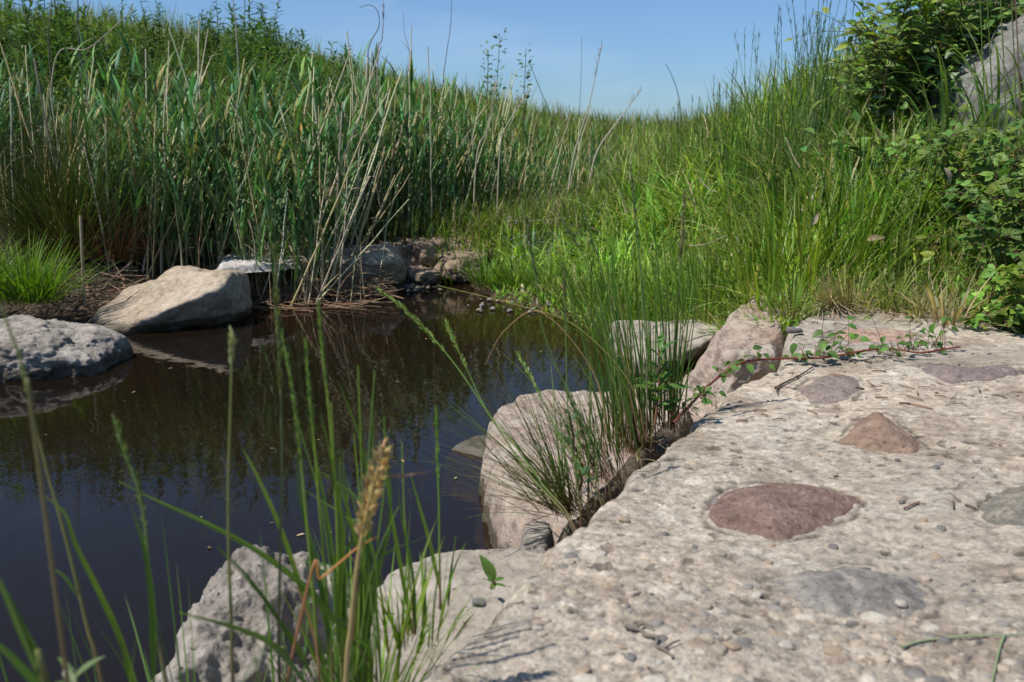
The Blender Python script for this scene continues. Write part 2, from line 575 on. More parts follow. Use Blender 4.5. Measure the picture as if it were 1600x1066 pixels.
def ground():
    n = 620
    t = np.linspace(-1, 1, n)
    gx = 2.4 * np.sinh(6.2 * t) / 1.0 - 0.2
    gy = 2.4 * np.sinh(6.2 * t) / 1.0 + 3.9
    X, Yg = np.meshgrid(gx, gy)
    x, y = X.ravel(), Yg.ravel()
    z = H(x, y)
    nearm = (np.abs(x) < 4) & (y > 0) & (y < 8)
    z[nearm] += 0.006 * fbm(np.stack([x, y], -1)[nearm] * 28, 3, 3)
    idx = np.arange(n * n).reshape(n, n)
    Q = np.stack([idx[:-1, :-1], idx[:-1, 1:], idx[1:, 1:], idx[1:, :-1]], -1).reshape(-1, 4)
    m, tr, o = new_mat('soil')
    g = N_(tr, 'ShaderNodeNewGeometry')
    n1 = N_(tr, 'ShaderNodeTexNoise', Scale=2.0, Detail=8.0, Roughness=0.6)
    n2 = N_(tr, 'ShaderNodeTexNoise', Scale=38.0, Detail=8.0, Roughness=0.7)
    vo = N_(tr, 'ShaderNodeTexVoronoi', Scale=42.0)
    for q in (n1, n2, vo): tr.links.new(g.outputs['Position'], q.inputs['Vector'])
    r = ramp(tr, [(0.3, (0.045, 0.032, 0.02)), (0.5, (0.10, 0.072, 0.046)), (0.75, (0.19, 0.145, 0.1))])
    tr.links.new(n2.outputs[0], r.inputs[0])
    c = r.outputs[0]
    rv = ramp(tr, [(0.0, (1.7, 1.65, 1.6)), (0.35, (1, 1, 1)), (0.6, (0.45, 0.45, 0.45))]); tr.links.new(vo.outputs[0], rv.inputs[0])
    c = mixc(tr, 0.7, c, rv.outputs[0], 'MULTIPLY')
    sx = N_(tr, 'ShaderNodeSeparateXYZ'); tr.links.new(g.outputs['Position'], sx.inputs[0])
    mr = N_(tr, 'ShaderNodeMapRange'); mr.inputs[1].default_value = 0.35; mr.inputs[2].default_value = 0.7
    tr.links.new(sx.outputs['Z'], mr.inputs[0])
    c = mixc(tr, mr.outputs[0], c, mixc(tr, n1.outputs[0], (0.03, 0.045, 0.012), (0.06, 0.075, 0.025)))
    mr3 = N_(tr, 'ShaderNodeMapRange'); mr3.inputs[1].default_value = -0.28; mr3.inputs[2].default_value = 0.0
    tr.links.new(sx.outputs['Z'], mr3.inputs[0])
    silt = mixc(tr, mr3.outputs[0], (0.012, 0.009, 0.006), (0.095, 0.06, 0.036))
    mr4 = N_(tr, 'ShaderNodeMapRange'); mr4.inputs[1].default_value = 0.0; mr4.inputs[2].default_value = 0.02
    tr.links.new(sx.outputs['Z'], mr4.inputs[0])
    c = mixc(tr, mr4.outputs[0], silt, c)
    p = N_(tr, 'ShaderNodeBsdfPrincipled', Roughness=0.9)
    p.inputs['Specular IOR Level'].default_value = 0.2
    tr.links.new(c, p.inputs['Base Color'])
    b = N_(tr, 'ShaderNodeBump', Strength=0.8, Distance=0.02)
    tr.links.new(n2.outputs[0], b.inputs['Height']); tr.links.new(b.outputs[0], p.inputs['Normal'])
    tr.links.new(p.outputs[0], o.inputs[0])
    o_ = link('ground', make_mesh('ground', np.stack([x, y, z], -1), Q, None, None, m))
    tag(o_, 'dark soil banks and grassy slopes around the small pond', kind='structure')


def water():
    m, t, o = new_mat('pond_water')
    g = N_(t, 'ShaderNodeNewGeometry')
    mpn = N_(t, 'ShaderNodeMapping'); mpn.inputs['Scale'].default_value = (1.0, 0.75, 1)
    t.links.new(g.outputs['Position'], mpn.inputs[0])
    a = N_(t, 'ShaderNodeTexNoise', Scale=11.0, Detail=2.0, Roughness=0.45)
    b_ = N_(t, 'ShaderNodeTexNoise', Scale=45.0, Detail=2.0, Roughness=0.5)
    t.links.new(mpn.outputs[0], a.inputs['Vector']); t.links.new(mpn.outputs[0], b_.inputs['Vector'])
    ma = N_(t, 'ShaderNodeMath', operation='MULTIPLY_ADD'); ma.inputs[1].default_value = 0.16
    t.links.new(b_.outputs[0], ma.inputs[0]); t.links.new(a.outputs[0], ma.inputs[2])
    bu = N_(t, 'ShaderNodeBump', Strength=1.0, Distance=0.0011)
    t.links.new(ma.outputs[0], bu.inputs['Height'])
    fr = N_(t, 'ShaderNodeFresnel', IOR=1.333); t.links.new(bu.outputs[0], fr.inputs['Normal'])
    gl = N_(t, 'ShaderNodeBsdfGlossy', Roughness=0.004); t.links.new(bu.outputs[0], gl.inputs['Normal'])
    tp = N_(t, 'ShaderNodeBsdfTransparent'); tp.inputs[0].default_value = (0.70, 0.55, 0.37, 1)
    df = N_(t, 'ShaderNodeBsdfDiffuse'); df.inputs[0].default_value = (0.022, 0.015, 0.009, 1)
    m0 = N_(t, 'ShaderNodeMixShader'); m0.inputs[0].default_value = 0.42
    t.links.new(tp.outputs[0], m0.inputs[1]); t.links.new(df.outputs[0], m0.inputs[2])
    mx_ = N_(t, 'ShaderNodeMixShader')
    t.links.new(fr.outputs[0], mx_.inputs[0]); t.links.new(m0.outputs[0], mx_.inputs[1]); t.links.new(gl.outputs[0], mx_.inputs[2])
    t.links.new(mx_.outputs[0], o.inputs[0])
    V = [(-3.4, .5, 0), (1.2, .5, 0), (1.2, 6.2, 0), (-3.4, 6.2, 0)]
    # water lies only where the ground dips under it
    V = [(x, y, 0.0) for x, y in [(-3.4, .7), (-.6, .8), (.3, 1.8), (.5, 2.4), (.95, 3.2), (1.0, 4.0), (.6, 4.9), (.1, 6.0), (-.9, 6.0), (-1.2, 5.2), (-2.0, 4.7), (-3.4, 4.0)]]
    me = D.meshes.new('water'); me.from_pydata(V, [], [list(range(len(V)))]); me.materials.append(m); me.update()
    tag(link('water', me), 'dark still brown pond water mirroring reeds and sky', kind='structure')


ground()
water()

# ------------------------------------------------------------------ rocks
import bmesh
_ico = {}


def ico(sub):
    if sub not in _ico:
        bm = bmesh.new()
        bmesh.ops.create_icosphere(bm, subdivisions=sub, radius=1.0)
        V = np.array([v.co[:] for v in bm.verts]); F = np.array([[v.index for v in f.verts] for f in bm.faces])
        bm.free()
        _ico[sub] = (V / np.linalg.norm(V, axis=1)[:, None], F)
    return _ico[sub]


def boulder(name, label, loc, dims, mat, seed=1, planes=(), nrand=9, p=14, rough=0.03, fine=0.008, sub=6, rz=0.0, ridge=0.0, parent=None, cat='rock', group=None, hmin=0.78):
    """a faceted stone: rounded intersection of half-spaces (planes: nx, ny, nz, h in unit space)"""
    d, F = ico(sub)
    r = np.random.default_rng(seed)
    n = r.normal(size=(nrand, 3)); n /= np.linalg.norm(n, axis=1)[:, None]
    h = r.uniform(hmin, 1.0, nrand)
    if len(planes):
        pl = np.array(planes, float)
        pn = pl[:, :3] / np.linalg.norm(pl[:, :3], axis=1)[:, None]
        n = np.vstack([n, pn]); h = np.concatenate([h, pl[:, 3]])
    n = np.vstack([n, np.eye(3), -np.eye(3)]); h = np.concatenate([h, np.ones(6)])
    q = np.clip(d @ n.T / h, 0, None) ** p
    rad = q.sum(1) ** (-1.0 / p)
    V = d * rad[:, None] * np.asarray(dims)[None]
    c, s = math.cos(rz), math.sin(rz)
    V = V @ np.array([[c, s, 0], [-s, c, 0], [0, 0, 1]])
    sz = float(np.mean(dims))
    disp = rough * fbm(V / sz * 2.2 + seed, 5, seed, 0.5) * sz * 2
    if ridge:
        disp += -ridge * sz * np.abs(fbm(V / sz * 3.5 + 5 + seed, 4, seed + 7))
    disp += fine * fbm(V * 38 + seed, 4, seed + 3, 0.6)
    dn = V / (np.linalg.norm(V, axis=1)[:, None])
    V = V + dn * disp[:, None]
    me = make_mesh(name, V, None, F, None, mat)
    o = link(name, me, loc, parent)
    if parent is None: tag(o, label, cat, group)
    return o


def patch(name, poly, ztop, zbot, res, mat, edge=0.05, seed=1, wob=0.012, bumps=(0.01, 5.0), fine=(0.002, 60.0), dome=0.0, slope=(0, 0), parent=None, power=2.2, ridge=0.0, sink=None):
    """a broad stone whose top outline is poly (world xy)"""
    poly = np.asarray([p_[:2] for p_ in poly], float)
    x0, y0 = poly.min(0) - 0.03; x1, y1 = poly.max(0) + 0.03
    gx, gy = np.arange(x0, x1, res), np.arange(y0, y1, res)
    X, Yg = np.meshgrid(gx, gy)
    x, y = X.ravel(), Yg.ravel()
    P = np.stack([x, y], -1)
    sd = poly_sd(x, y, poly) + wob * fbm(P * 14, 4, seed)
    cx, cy = poly.mean(0)
    zt = (ztop(x, y) if callable(ztop) else ztop) + (x - cx) * slope[0] + (y - cy) * slope[1]
    zt = zt + bumps[0] * fbm(P * bumps[1] + 3, 5, seed + 2) + fine[0] * fbm(P * fine[1], 4, seed + 4, 0.6)
    if ridge: zt = zt - ridge * np.abs(fbm(P * bumps[1] * 1.7 + 9, 4, seed + 6))
    if dome:
        zt = zt + dome * (1 - (1 - np.clip(sd / (0.5 * min(x1 - x0, y1 - y0)), 0, 1)) ** 2)
    e = np.clip(1 - sd / edge, 0, 1)
    prof = 1 - (1 - e ** power) ** (1 / power)
    z = zt * (1 - prof) + zbot * prof
    keep = sd > -res * 2.0
    ny, nx = X.shape
    idx = np.arange(nx * ny).reshape(ny, nx)
    kk = keep.reshape(ny, nx)
    fq = kk[:-1, :-1] & kk[:-1, 1:] & kk[1:, 1:] & kk[1:, :-1]
    Q = np.stack([idx[:-1, :-1], idx[:-1, 1:], idx[1:, 1:], idx[1:, :-1]], -1)[fq]
    used = np.zeros(nx * ny, bool); used[Q.ravel()] = True
    remap = np.cumsum(used) - 1
    V = np.stack([x, y, z], -1)[used]
    o0 = np.array([cx, cy, zbot])
    me = make_mesh(name, V - o0, remap[Q], None, None, mat)
    if parent is not None:
        o = link(name, me, parent=parent); o.location = o0 - np.array(parent.location)
    else:
        o = link(name, me, o0)
    return o


def pxpoly(pts, z): return [at(a, b, z=z)[:2] for a, b in pts]


M['tan'] = rock_mat('tan_stone', (0.33, 0.25, 0.17), (0.43, 0.35, 0.26), (0.5, 0.42, 0.32), 6, 120, 0.6)
M['greyr'] = rock_mat('grey_rough_stone', (0.2, 0.175, 0.145), (0.37, 0.33, 0.28), (0.52, 0.47, 0.4), 9, 70, 1.0, seed=3)
M['pink'] = rock_mat('pinkish_stone', (0.29, 0.2, 0.155), (0.4, 0.325, 0.26), (0.5, 0.43, 0.355), 8, 110, 0.7, seed=6)
M['pale'] = rock_mat('pale_stone', (0.29, 0.25, 0.2), (0.36, 0.315, 0.26), (0.43, 0.385, 0.325), 4, 130, 0.5, seed=9)
M['flat'] = rock_mat('bleached_flat_stone', (0.42, 0.38, 0.33), (0.55, 0.51, 0.46), (0.66, 0.63, 0.58), 7, 90, 0.6, seed=12)
M['bank'] = rock_mat('brown_bank_stone', (0.18, 0.13, 0.09), (0.32, 0.24, 0.17), (0.44, 0.35, 0.26), 9, 60, 0.9, seed=15)
M['lich'] = rock_mat('lichened_grey_stone', (0.15, 0.145, 0.13), (0.23, 0.225, 0.2), (0.34, 0.33, 0.3), 8, 50, 0.8, seed=18, wet=False)

# stones at the far side of the pond
p = at(50, 545, Y=3.45)
boulder('boulder', 'rough grey pitted boulder half under water, cut by the picture edge', (p[0] - .05, 3.5, .03), (.32, .23, .16), M['greyr'], 4,
        planes=[(0, 0, 1, .8), (.55, -.1, .8, .72), (-.3, -.2, 1, .9)], rough=.05, ridge=.06, fine=.006, p=11)
p = at(272, 470, Y=4.35)
boulder('boulder', 'smooth tan boulder with dark undercut side, beside the dark sedge tussock', (p[0] - .02, 4.4, .045), (.35, .32, .225), M['tan'], 21,
        planes=[(-.32, -.55, 1, .52), (-.85, 0, .8, .72), (.1, .2, 1, .85), (.8, -.75, -.5, .6), (.95, .1, .1, .85), (-.8, -.5, .3, .9)], nrand=2, rough=.03, fine=.003, p=18, rz=-.12)
boulder('boulder', 'tan-topped boulder with black shaded face among the dry reed stems', at(578, 425, Y=5.25) + np.array([0, .05, -.01]), (.19, .22, .19), M['tan'], 33,
        planes=[(-.2, -.35, 1, .72), (.6, -.8, -.4, .58), (.8, -.2, .5, .85)], nrand=4, rough=.03, fine=.003, rz=.2)
o = patch('flat_stone', pxpoly([(340, 410), (352, 396), (420, 388), (505, 386), (580, 383), (560, 396), (500, 404), (430, 412), (345, 418)], .20), .20, .165, .005, M['flat'], edge=.012, seed=5, wob=.007, bumps=(.012, 11), power=1.6)
tag(o, 'long bleached flat stone lying on the bank behind the reed stems', 'rock')
for k, (px, py, Y, dm, mt, lb) in enumerate([
        (690, 402, 5.75, (.24, .2, .13), 'bank', 'dusty brown bank rock just above the gravel by the inlet'),
        (755, 378, 6.0, (.17, .16, .13), 'bank', 'dark-faced square brown rock in the bank, under overhanging straw'),
        (640, 398, 5.7, (.11, .13, .12), 'bank', 'small brown rock wedged between tan boulder and dusty bank rock'),
        (805, 368, 6.25, (.2, .16, .1), 'pink', 'pinkish rock beside the blue flowers'),
        (725, 412, 5.6, (.16, .12, .09), 'bank', 'cracked tan-brown rock low on the bank between gravel heap and muddy point'),
        (778, 400, 5.75, (.15, .12, .09), 'bank', 'rounded brown rock half buried behind the starry grass clump'),
        (850, 385, 5.9, (.17, .12, .07), 'pink', 'flat pinkish rock under the tangled straw, beyond the blue flowers'),
        (655, 432, 5.5, (.14, .12, .06), 'bank', 'low dark rock at the waterline below the dusty bank rocks')]):
    boulder('bank_rock', lb, tuple(at(px, py, Y=Y)), dm, M[mt], 50 + k * 3, planes=[(0, 0, 1, .8), (.4, -.8, 0, .7)], nrand=8, rough=.06, ridge=.05, sub=5, rz=k * .7)
# stones at the near right bank
boulder('boulder', 'pale low stone sitting in the water under the bright grass bank', tuple(at(1045, 540, Y=3.55)), (.19, .16, .085), M['pale'], 61, planes=[(0, 0, 1, .8), (-.6, -.6, .4, .8)], nrand=4, rough=.03, rz=.1, sub=5)
o = patch('slab_rock', pxpoly([(1010, 635), (1024, 585), (1062, 545), (1105, 510), (1150, 485), (1205, 478), (1262, 488), (1245, 520), (1220, 555), (1200, 590), (1165, 615), (1110, 650)], .24),
          .215, .0, .004, M['pink'], edge=.06, seed=9, wob=.012, bumps=(.012, 7), ridge=.015, slope=(.05, .12), power=1.8)
tag(o, 'sloping pinkish boulder with squared dark notch beside the concrete corner', 'rock')
boulder('bank_rock', 'squared grey stone set against the sloping pinkish boulder', tuple(at(1160, 556, Y=2.4) + np.array([0, 0, -.05])), (.075, .06, .09), M['pink'], 71, planes=[(-1, -.2, 0, .8), (0, 0, 1, .8)], nrand=3, rough=.04, sub=5)
o = patch('slab_rock', pxpoly([(748, 640), (800, 616), (850, 608), (905, 612), (980, 610), (1060, 605), (1150, 640), (1120, 740), (1040, 800), (950, 840), (850, 820), (800, 808), (772, 780), (752, 735), (755, 700)], .13),
          .13, -.12, .0045, M['pink'], edge=.045, seed=14, wob=.014, bumps=(.012, 5), power=2.0, slope=(0.03, 0.02))
tag(o, 'broad pinkish flat rock in the water below the rush tuft', 'rock')
o = patch('foot_rock', pxpoly([(690, 697), (725, 682), (770, 672), (800, 700), (790, 740), (765, 748), (750, 715), (715, 702)], .012), .014, -.12, .005, M['pale'], edge=.04, seed=17, wob=.006, bumps=(.006, 9))
tag(o, 'low wet stone with brown algae poking from the pinkish flat rock', 'rock')
o = patch('wedge_rock', pxpoly([(790, 845), (800, 803), (835, 798), (880, 800), (880, 860), (830, 900), (790, 890)], .2), .19, -.1, .004, M['greyr'], edge=.03, seed=19, wob=.006, bumps=(.008, 9), power=1.6)
tag(o, 'small grey upright stone between the flat rocks at the concrete edge', 'rock')
o = patch('slab_rock', pxpoly([(545, 905), (600, 868), (660, 848), (720, 840), (800, 838), (900, 850), (900, 950), (820, 1040), (720, 1130), (600, 1200), (500, 1080), (520, 980)], .2),
          .2, -.2, .0035, M['pale'], edge=.05, seed=23, wob=.006, bumps=(.008, 4), fine=(.0012, 80), power=2.1)
tag(o, 'smooth pale flat rock behind the grass stalks at the water', 'rock')
# jagged rock: high near ridge, falls to the water on its far side
boulder('jagged_rock', 'jagged pitted grey rock rising between pond and grass stalks', (-.395, 1.3, .03), (.19, .225, .235), M['greyr'], 12,
        planes=[(-.9, -.1, .75, .6), (-.1, .2, 1, .92), (.6, -.5, .7, .72), (-.5, .8, .3, .85)], nrand=5, p=14, rough=.05, ridge=.075, fine=.006, sub=7, rz=.0, cat='rock')
boulder('boulder', 'large lichened grey boulder standing in the bramble on the bank', tuple(at(1600, 195, Y=4.6) + np.array([.11, 0, 0.0])), (.50, .4, .52), M['lich'], 8,
        planes=[(-1, -.2, .9, .93), (-.2, -1, .2, .88)], nrand=6, rough=.05, ridge=.03, p=8, rz=.1)


# ------------------------------------------------------------------ concrete apron
def vor_pebbles(x, y, cell, prob, seed, rmin, rmax, hfac):
    """pebble caps; returns height, colour id, mask"""
    ci, cj = np.floor(x / cell).astype(np.int64), np.floor(y / cell).astype(np.int64)
    best = np.zeros(x.shape); cid = np.zeros(x.shape); edge = np.ones(x.shape) * 9
    z0 = ci * 0
    for di in (-1, 0, 1):
        for dj in (-1, 0, 1):
            a, b = ci + di, cj + dj
            px_ = (a + 0.15 + 0.7 * _hash(a, b, z0, seed)) * cell
            py_ = (b + 0.15 + 0.7 * _hash(a, b, z0, seed + 1)) * cell
            rr = cell * (rmin + (rmax - rmin) * _hash(a, b, z0, seed + 2) ** 1.6)
            asp = 0.55 + 0.4 * _hash(a, b, z0, seed + 3)
            th = _hash(a, b, z0, seed + 4) * np.pi
            ex = _hash(a, b, z0, seed + 5) < prob
            dx, dy = x - px_, y - py_
            u = (dx * np.cos(th) + dy * np.sin(th)) / rr
            v = (-dx * np.sin(th) + dy * np.cos(th)) / (rr * asp)
            d = (np.abs(u) ** 2.5 + np.abs(v) ** 2.5) ** 0.4
            h = np.where(ex, np.sqrt(np.clip(1 - d ** 2, 0, 1)) * rr * hfac * (0.4 + 1.0 * _hash(a, b, z0, seed + 6)), 0)
            sel = h > best
            best = np.where(sel, h, best)
            cid = np.where(sel, _hash(a, b, z0, seed + 7), cid)
            edge = np.where(ex, np.minimum(edge, d), edge)
    return best, cid, edge


SLAB_PX = [(560, 1092), (598, 1062), (645, 1022), (705, 975), (752, 935), (790, 893), (820, 858), (845, 832), (888, 805), (915, 778), (955, 722), (1000, 692), (1048, 658), (1085, 622), (1128, 592),
           (1175, 574), (1205, 545), (1222, 512), (1240, 492), (1290, 474), (1400, 470), (1500, 480), (1600, 510)]
SLAB = pxpoly(SLAB_PX, .3) + [(2.1, 2.75), (2.45, 2.0), (2.45, -.7), (-.28, -.7), (-.22, .7)]
COB = {  # cobbles set in the concrete: outline in px, height, colour
    'red': ([(1097, 790), (1112, 765), (1140, 748), (1195, 735), (1250, 735), (1300, 742), (1340, 758), (1353, 770), (1335, 788), (1310, 805), (1275, 818), (1225, 828), (1160, 822), (1115, 808)], .022,
            'dull red oval cobble set flush in the concrete'),
    'orange': ([(1305, 672), (1335, 640), (1362, 630), (1385, 632), (1420, 652), (1452, 680), (1440, 692), (1400, 690), (1350, 680)], .03, 'orange-brown peaked cobble standing proud of the concrete'),
    'purple': ([(1238, 598), (1262, 582), (1300, 574), (1345, 584), (1352, 600), (1335, 616), (1300, 622), (1260, 618)], .014, 'dusty purple-grey cobble near the bramble runner'),
    'mauve': ([(1430, 575), (1440, 560), (1475, 562), (1520, 572), (1590, 572), (1600, 585), (1560, 592), (1480, 590)], .018, 'long mauve cobble furthest along the concrete'),
    'slate': ([(1190, 898), (1240, 878), (1320, 864), (1372, 866), (1380, 878), (1440, 888), (1478, 925), (1470, 955), (1420, 968), (1330, 975), (1250, 962), (1215, 935)], .012, 'large blue-grey banded cobble with a white pebble on it'),
    'mottled': ([(1515, 795), (1535, 770), (1570, 748), (1620, 738), (1690, 745), (1710, 780), (1660, 812), (1600, 818), (1550, 812)], .028, 'mottled grey-green cobble cut by the picture edge'),
    'rust': ([(1285, 520), (1320, 508), (1400, 505), (1440, 515), (1420, 528), (1340, 532)], .012, 'faint rusty pink cobble beyond the bramble runner')}


def slab_z(x, y):
    P = np.stack([x, y], -1)
    sd = poly_sd(x, y, SLAB) + 0.012 * fbm(P * 9, 4, 31) + 0.004 * fbm(P * 50, 3, 35)
    z = .302 + .013 * fbm(P * 2.3, 3, 41) + .0035 * fbm(P * 9, 4, 42)
    return z, sd


def slab():
    f = lambda Y: np.where(Y < .85, .35 + .65 * .85, .35 + .65 * Y)
    rows = [-.75]
    while rows[-1] < .72: rows.append(rows[-1] + .03)
    y_ = .73
    while y_ < 3.12:
        rows.append(y_)
        y_ += .0015 * max(.9, y_) ** 1.15
    rows = np.array(rows)
    xi = np.concatenate([np.arange(-.36, .66, .0014), np.linspace(.663, 2.8, 330)])
    Yg = np.repeat(rows[:, None], len(xi), 1)
    X = xi[None] * f(Yg)
    x, y = X.ravel(), Yg.ravel()
    keepb = (x < 2.5)
    z, sd = slab_z(x, y)
    P = np.stack([x, y], -1)
    dens = np.clip(.55 + .7 * fbm(P * 3.2, 3, 51) + .8 * (1.35 - y), 0, 1.2)      # aggregate shows most where the skin has worn off
    h1, c1, e1 = vor_pebbles(x, y, .032, .6, 100, .2, .5, .36)
    h2, c2, e2 = vor_pebbles(x, y, .017, .75, 200, .2, .55, .5)
    h3, c3, e3 = vor_pebbles(x, y, .0075, .8, 300, .2, .55, .5)
    h1 *= np.clip(dens * 1.3 - .1, 0, 1); h2 *= np.clip(dens * 1.2, .12, 1); h3 *= np.clip(dens + .2, .25, 1)
    sm_ = np.clip(1.15 - .8 * (y - 1.0), .28, 1); h1 = h1 * sm_; h2 = h2 * sm_; h3 = h3 * sm_
    hh = np.maximum(np.maximum(h1 - .0012, h2 - .0007), h3 - .0003)
    rough_ = np.clip(1.25 - .45 * (y - 1.0), .5, 1.2)
    crust = rough_ * (.0008 * fbm(P * 60, 4, 61, .6)) + .0006 * fbm(P * 170, 3, 63, .6)
    pit = np.clip(fbm(P * 40, 3, 71) - .75, 0, 1)
    zs = z + np.maximum(hh, crust - .0004) - pit * .004
    # colours: cement skin, patches, stones
    n1 = fbm(P * 2.4, 4, 81) * .5 + .5   
    n2 = fbm(P * 13, 4, 83) * .5 + .5
    n3 = fbm(P * 75, 3, 85) * .5 + .5
    skin = np.array([.47, .395, .305])[None] * (1 - n1[:, None]) + np.array([.38, .335, .27])[None] * n1[:, None]
    white = sstep(.66, .9, n2)[:, None]
    skin = skin * (1 - white * .4) + np.array([.62, .57, .48]) * white * .4
    skin = skin * (.92 + .28 * n3[:, None])
    skin = skin * (1 + .2 * fbm(P * 240, 2, 87)[:, None])
    worn = .6 * sstep(.05, .6, fbm(P * 1.7 + 4, 4, 89))[:, None]                    # grey, rubbed patches and brown washed-in dirt
    skin = skin * (1 - worn) + (skin * .45 + np.array([.17, .155, .135]) * .9) * worn
    dirt = (sstep(.25, .75, fbm(P * 6.5 + 8, 5, 95, .6)) * .45)[:, None]
    skin = skin * (1 - dirt) + np.array([.22, .165, .115]) * dirt
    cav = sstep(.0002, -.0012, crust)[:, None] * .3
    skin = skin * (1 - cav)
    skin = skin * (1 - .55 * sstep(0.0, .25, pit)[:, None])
    pal = np.array([(.36, .30, .23), (.46, .38, .29), (.26, .24, .21), (.5, .43, .33), (.33, .25, .19), (.4, .36, .3), (.58, .53, .44), (.16, .155, .15), (.38, .29, .2), (.28, .265, .245)])
    def pc(c): return pal[np.clip((c * len(pal)).astype(int), 0, len(pal) - 1)]
    C = skin
    for h, c, thr, dust in ((h3, c3, .0006, .3), (h2, c2, .0010, .25), (h1, c1, .0016, .2)):
        mk = ((h > thr) & (h >= hh - .0001 + (-.0012 if h is h1 else -.0007 if h is h2 else -.0003)))[:, None]
        mk = mk * sstep(thr, thr * 1.8, h)[:, None] * (1 - dust - .35 * n1[:, None] * (h is not h1))
        C = C * (1 - mk) + pc(c) * mk
    for pts_, hg_, _l in COB.values():      # darker, slightly sunken seams round the set stones
        pc_ = np.array(pxpoly(pts_, .303 + hg_ * .4)); a0, b0 = pc_.min(0) - .03; a1, b1 = pc_.max(0) + .03
        nb_ = np.where((x > a0) & (x < a1) & (y > b0) & (y < b1))[0]
        dd_ = np.abs(poly_sd(x[nb_], y[nb_], pc_) + .004 * fbm(P[nb_] * 30, 3, 91))
        ring = np.exp(-(dd_ / .0045) ** 2) * np.clip(.6 + 1.4 * fbm(P[nb_] * 22, 3, 93), 0, 1)
        zs[nb_] -= .003 * ring
        C[nb_] *= (1 - .6 * ring)[:, None]
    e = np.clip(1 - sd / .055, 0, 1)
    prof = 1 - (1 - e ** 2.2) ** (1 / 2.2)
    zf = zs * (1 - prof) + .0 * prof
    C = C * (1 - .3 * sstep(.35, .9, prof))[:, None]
    keep = ((sd > -.004) & keepb).reshape(X.shape)
    ny, nx = X.shape
    idx = np.arange(nx * ny).reshape(ny, nx)
    fq = keep[:-1, :-1] & keep[:-1, 1:] & keep[1:, 1:] & keep[1:, :-1]
    Q = np.stack([idx[:-1, :-1], idx[:-1, 1:], idx[1:, 1:], idx[1:, :-1]], -1)[fq]
    used = np.zeros(nx * ny, bool); used[Q.ravel()] = True
    remap = np.cumsum(used) - 1
    V = np.stack([x, y, zf], -1)[used]
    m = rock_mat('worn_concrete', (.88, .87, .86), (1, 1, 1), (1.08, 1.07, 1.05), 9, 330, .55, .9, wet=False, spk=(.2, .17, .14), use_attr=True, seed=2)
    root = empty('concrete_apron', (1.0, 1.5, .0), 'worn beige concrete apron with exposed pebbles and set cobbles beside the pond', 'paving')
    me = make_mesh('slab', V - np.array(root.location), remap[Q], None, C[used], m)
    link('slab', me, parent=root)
    return root


apron = slab()
cm = {
    'red': rock_mat('red_cobble', (.17, .11, .085), (.265, .175, .14), (.36, .26, .21), 26, 150, .7, wet=False, seed=21),
    'orange': rock_mat('orange_cobble', (.17, .125, .095), (.27, .18, .13), (.36, .255, .185), 14, 120, .6, wet=False, seed=22),
    'purple': rock_mat('purple_cobble', (.19, .15, .125), (.25, .2, .175), (.36, .31, .26), 12, 120, .5, wet=False, seed=23),
    'mauve': rock_mat('mauve_cobble', (.15, .115, .105), (.2, .155, .145), (.28, .23, .2), 12, 120, .5, wet=False, seed=24),
    'slate': rock_mat('slate_cobble', (.19, .18, .165), (.27, .255, .23), (.38, .335, .275), 12, 150, .6, wet=False, seed=25, bands=7.0),
    'mottled': rock_mat('mottled_cobble', (.13, .125, .1), (.23, .21, .17), (.36, .32, .24), 32, 90, .5, wet=False, seed=26),
    'rust': rock_mat('rusty_cobble', (.33, .2, .145), (.4, .27, .2), (.45, .35, .27), 12, 120, .5, wet=False, seed=27)}


def slab_top(x, y): return float(slab_z(np.array([x]), np.array([y]))[0][0])


for k, (key, (pts, hgt, lab)) in enumerate(COB.items()):
    poly = pxpoly(pts, .303 + hgt * .4)
    pa = np.array(poly); cxy = pa.mean(0)
    zt = slab_top(*cxy)
    ext = min(np.ptp(pa[:, 0]), np.ptp(pa[:, 1]))
    o = patch('embedded_cobble', poly, lambda a_, b_: slab_z(a_, b_)[0] - .0045, zt - .03, .0025, cm[key], edge=.010, seed=90 + k, wob=.005, bumps=(.0035, 18), fine=(.001, 110), dome=hgt + .010, parent=apron, power=1.8)
    o['label'] = lab
# individual embedded pebbles, worn proud of the skin
peb = {}
pal = [(.33, .28, .22), (.25, .23, .205), (.42, .35, .27), (.165, .155, .145), (.34, .26, .18), (.44, .4, .33)]
pm = [rock_mat('pebble_' + n_, tuple(x * .85 for x in c_), c_, tuple(min(.7, x * 1.15) for x in c_), 30, 300, .2, .75, wet=False, seed=30 + k) for k, (n_, c_) in enumerate(zip(('sand', 'grey', 'buff', 'dark', 'brown', 'cream'), pal))]


def pebble_mesh(k):
    d, F = ico(3)
    r = np.random.default_rng(500 + k)
    n = r.normal(size=(7, 3)); n /= np.linalg.norm(n, axis=1)[:, None]
    q = np.clip(d @ n.T / r.uniform(.75, 1, 7), 0, None) ** 6
    rad = (q.sum(1) + (np.abs(d) ** 6).sum(1)) ** (-1 / 6)
    V = d * rad[:, None] * np.array([1, r.uniform(.6, .9), r.uniform(.4, .6)])
    V += d * .05 * fbm(d * 2.5 + k, 3, k)[:, None]
    return make_mesh('pebble', V, None, F, None, pm[k % 6])


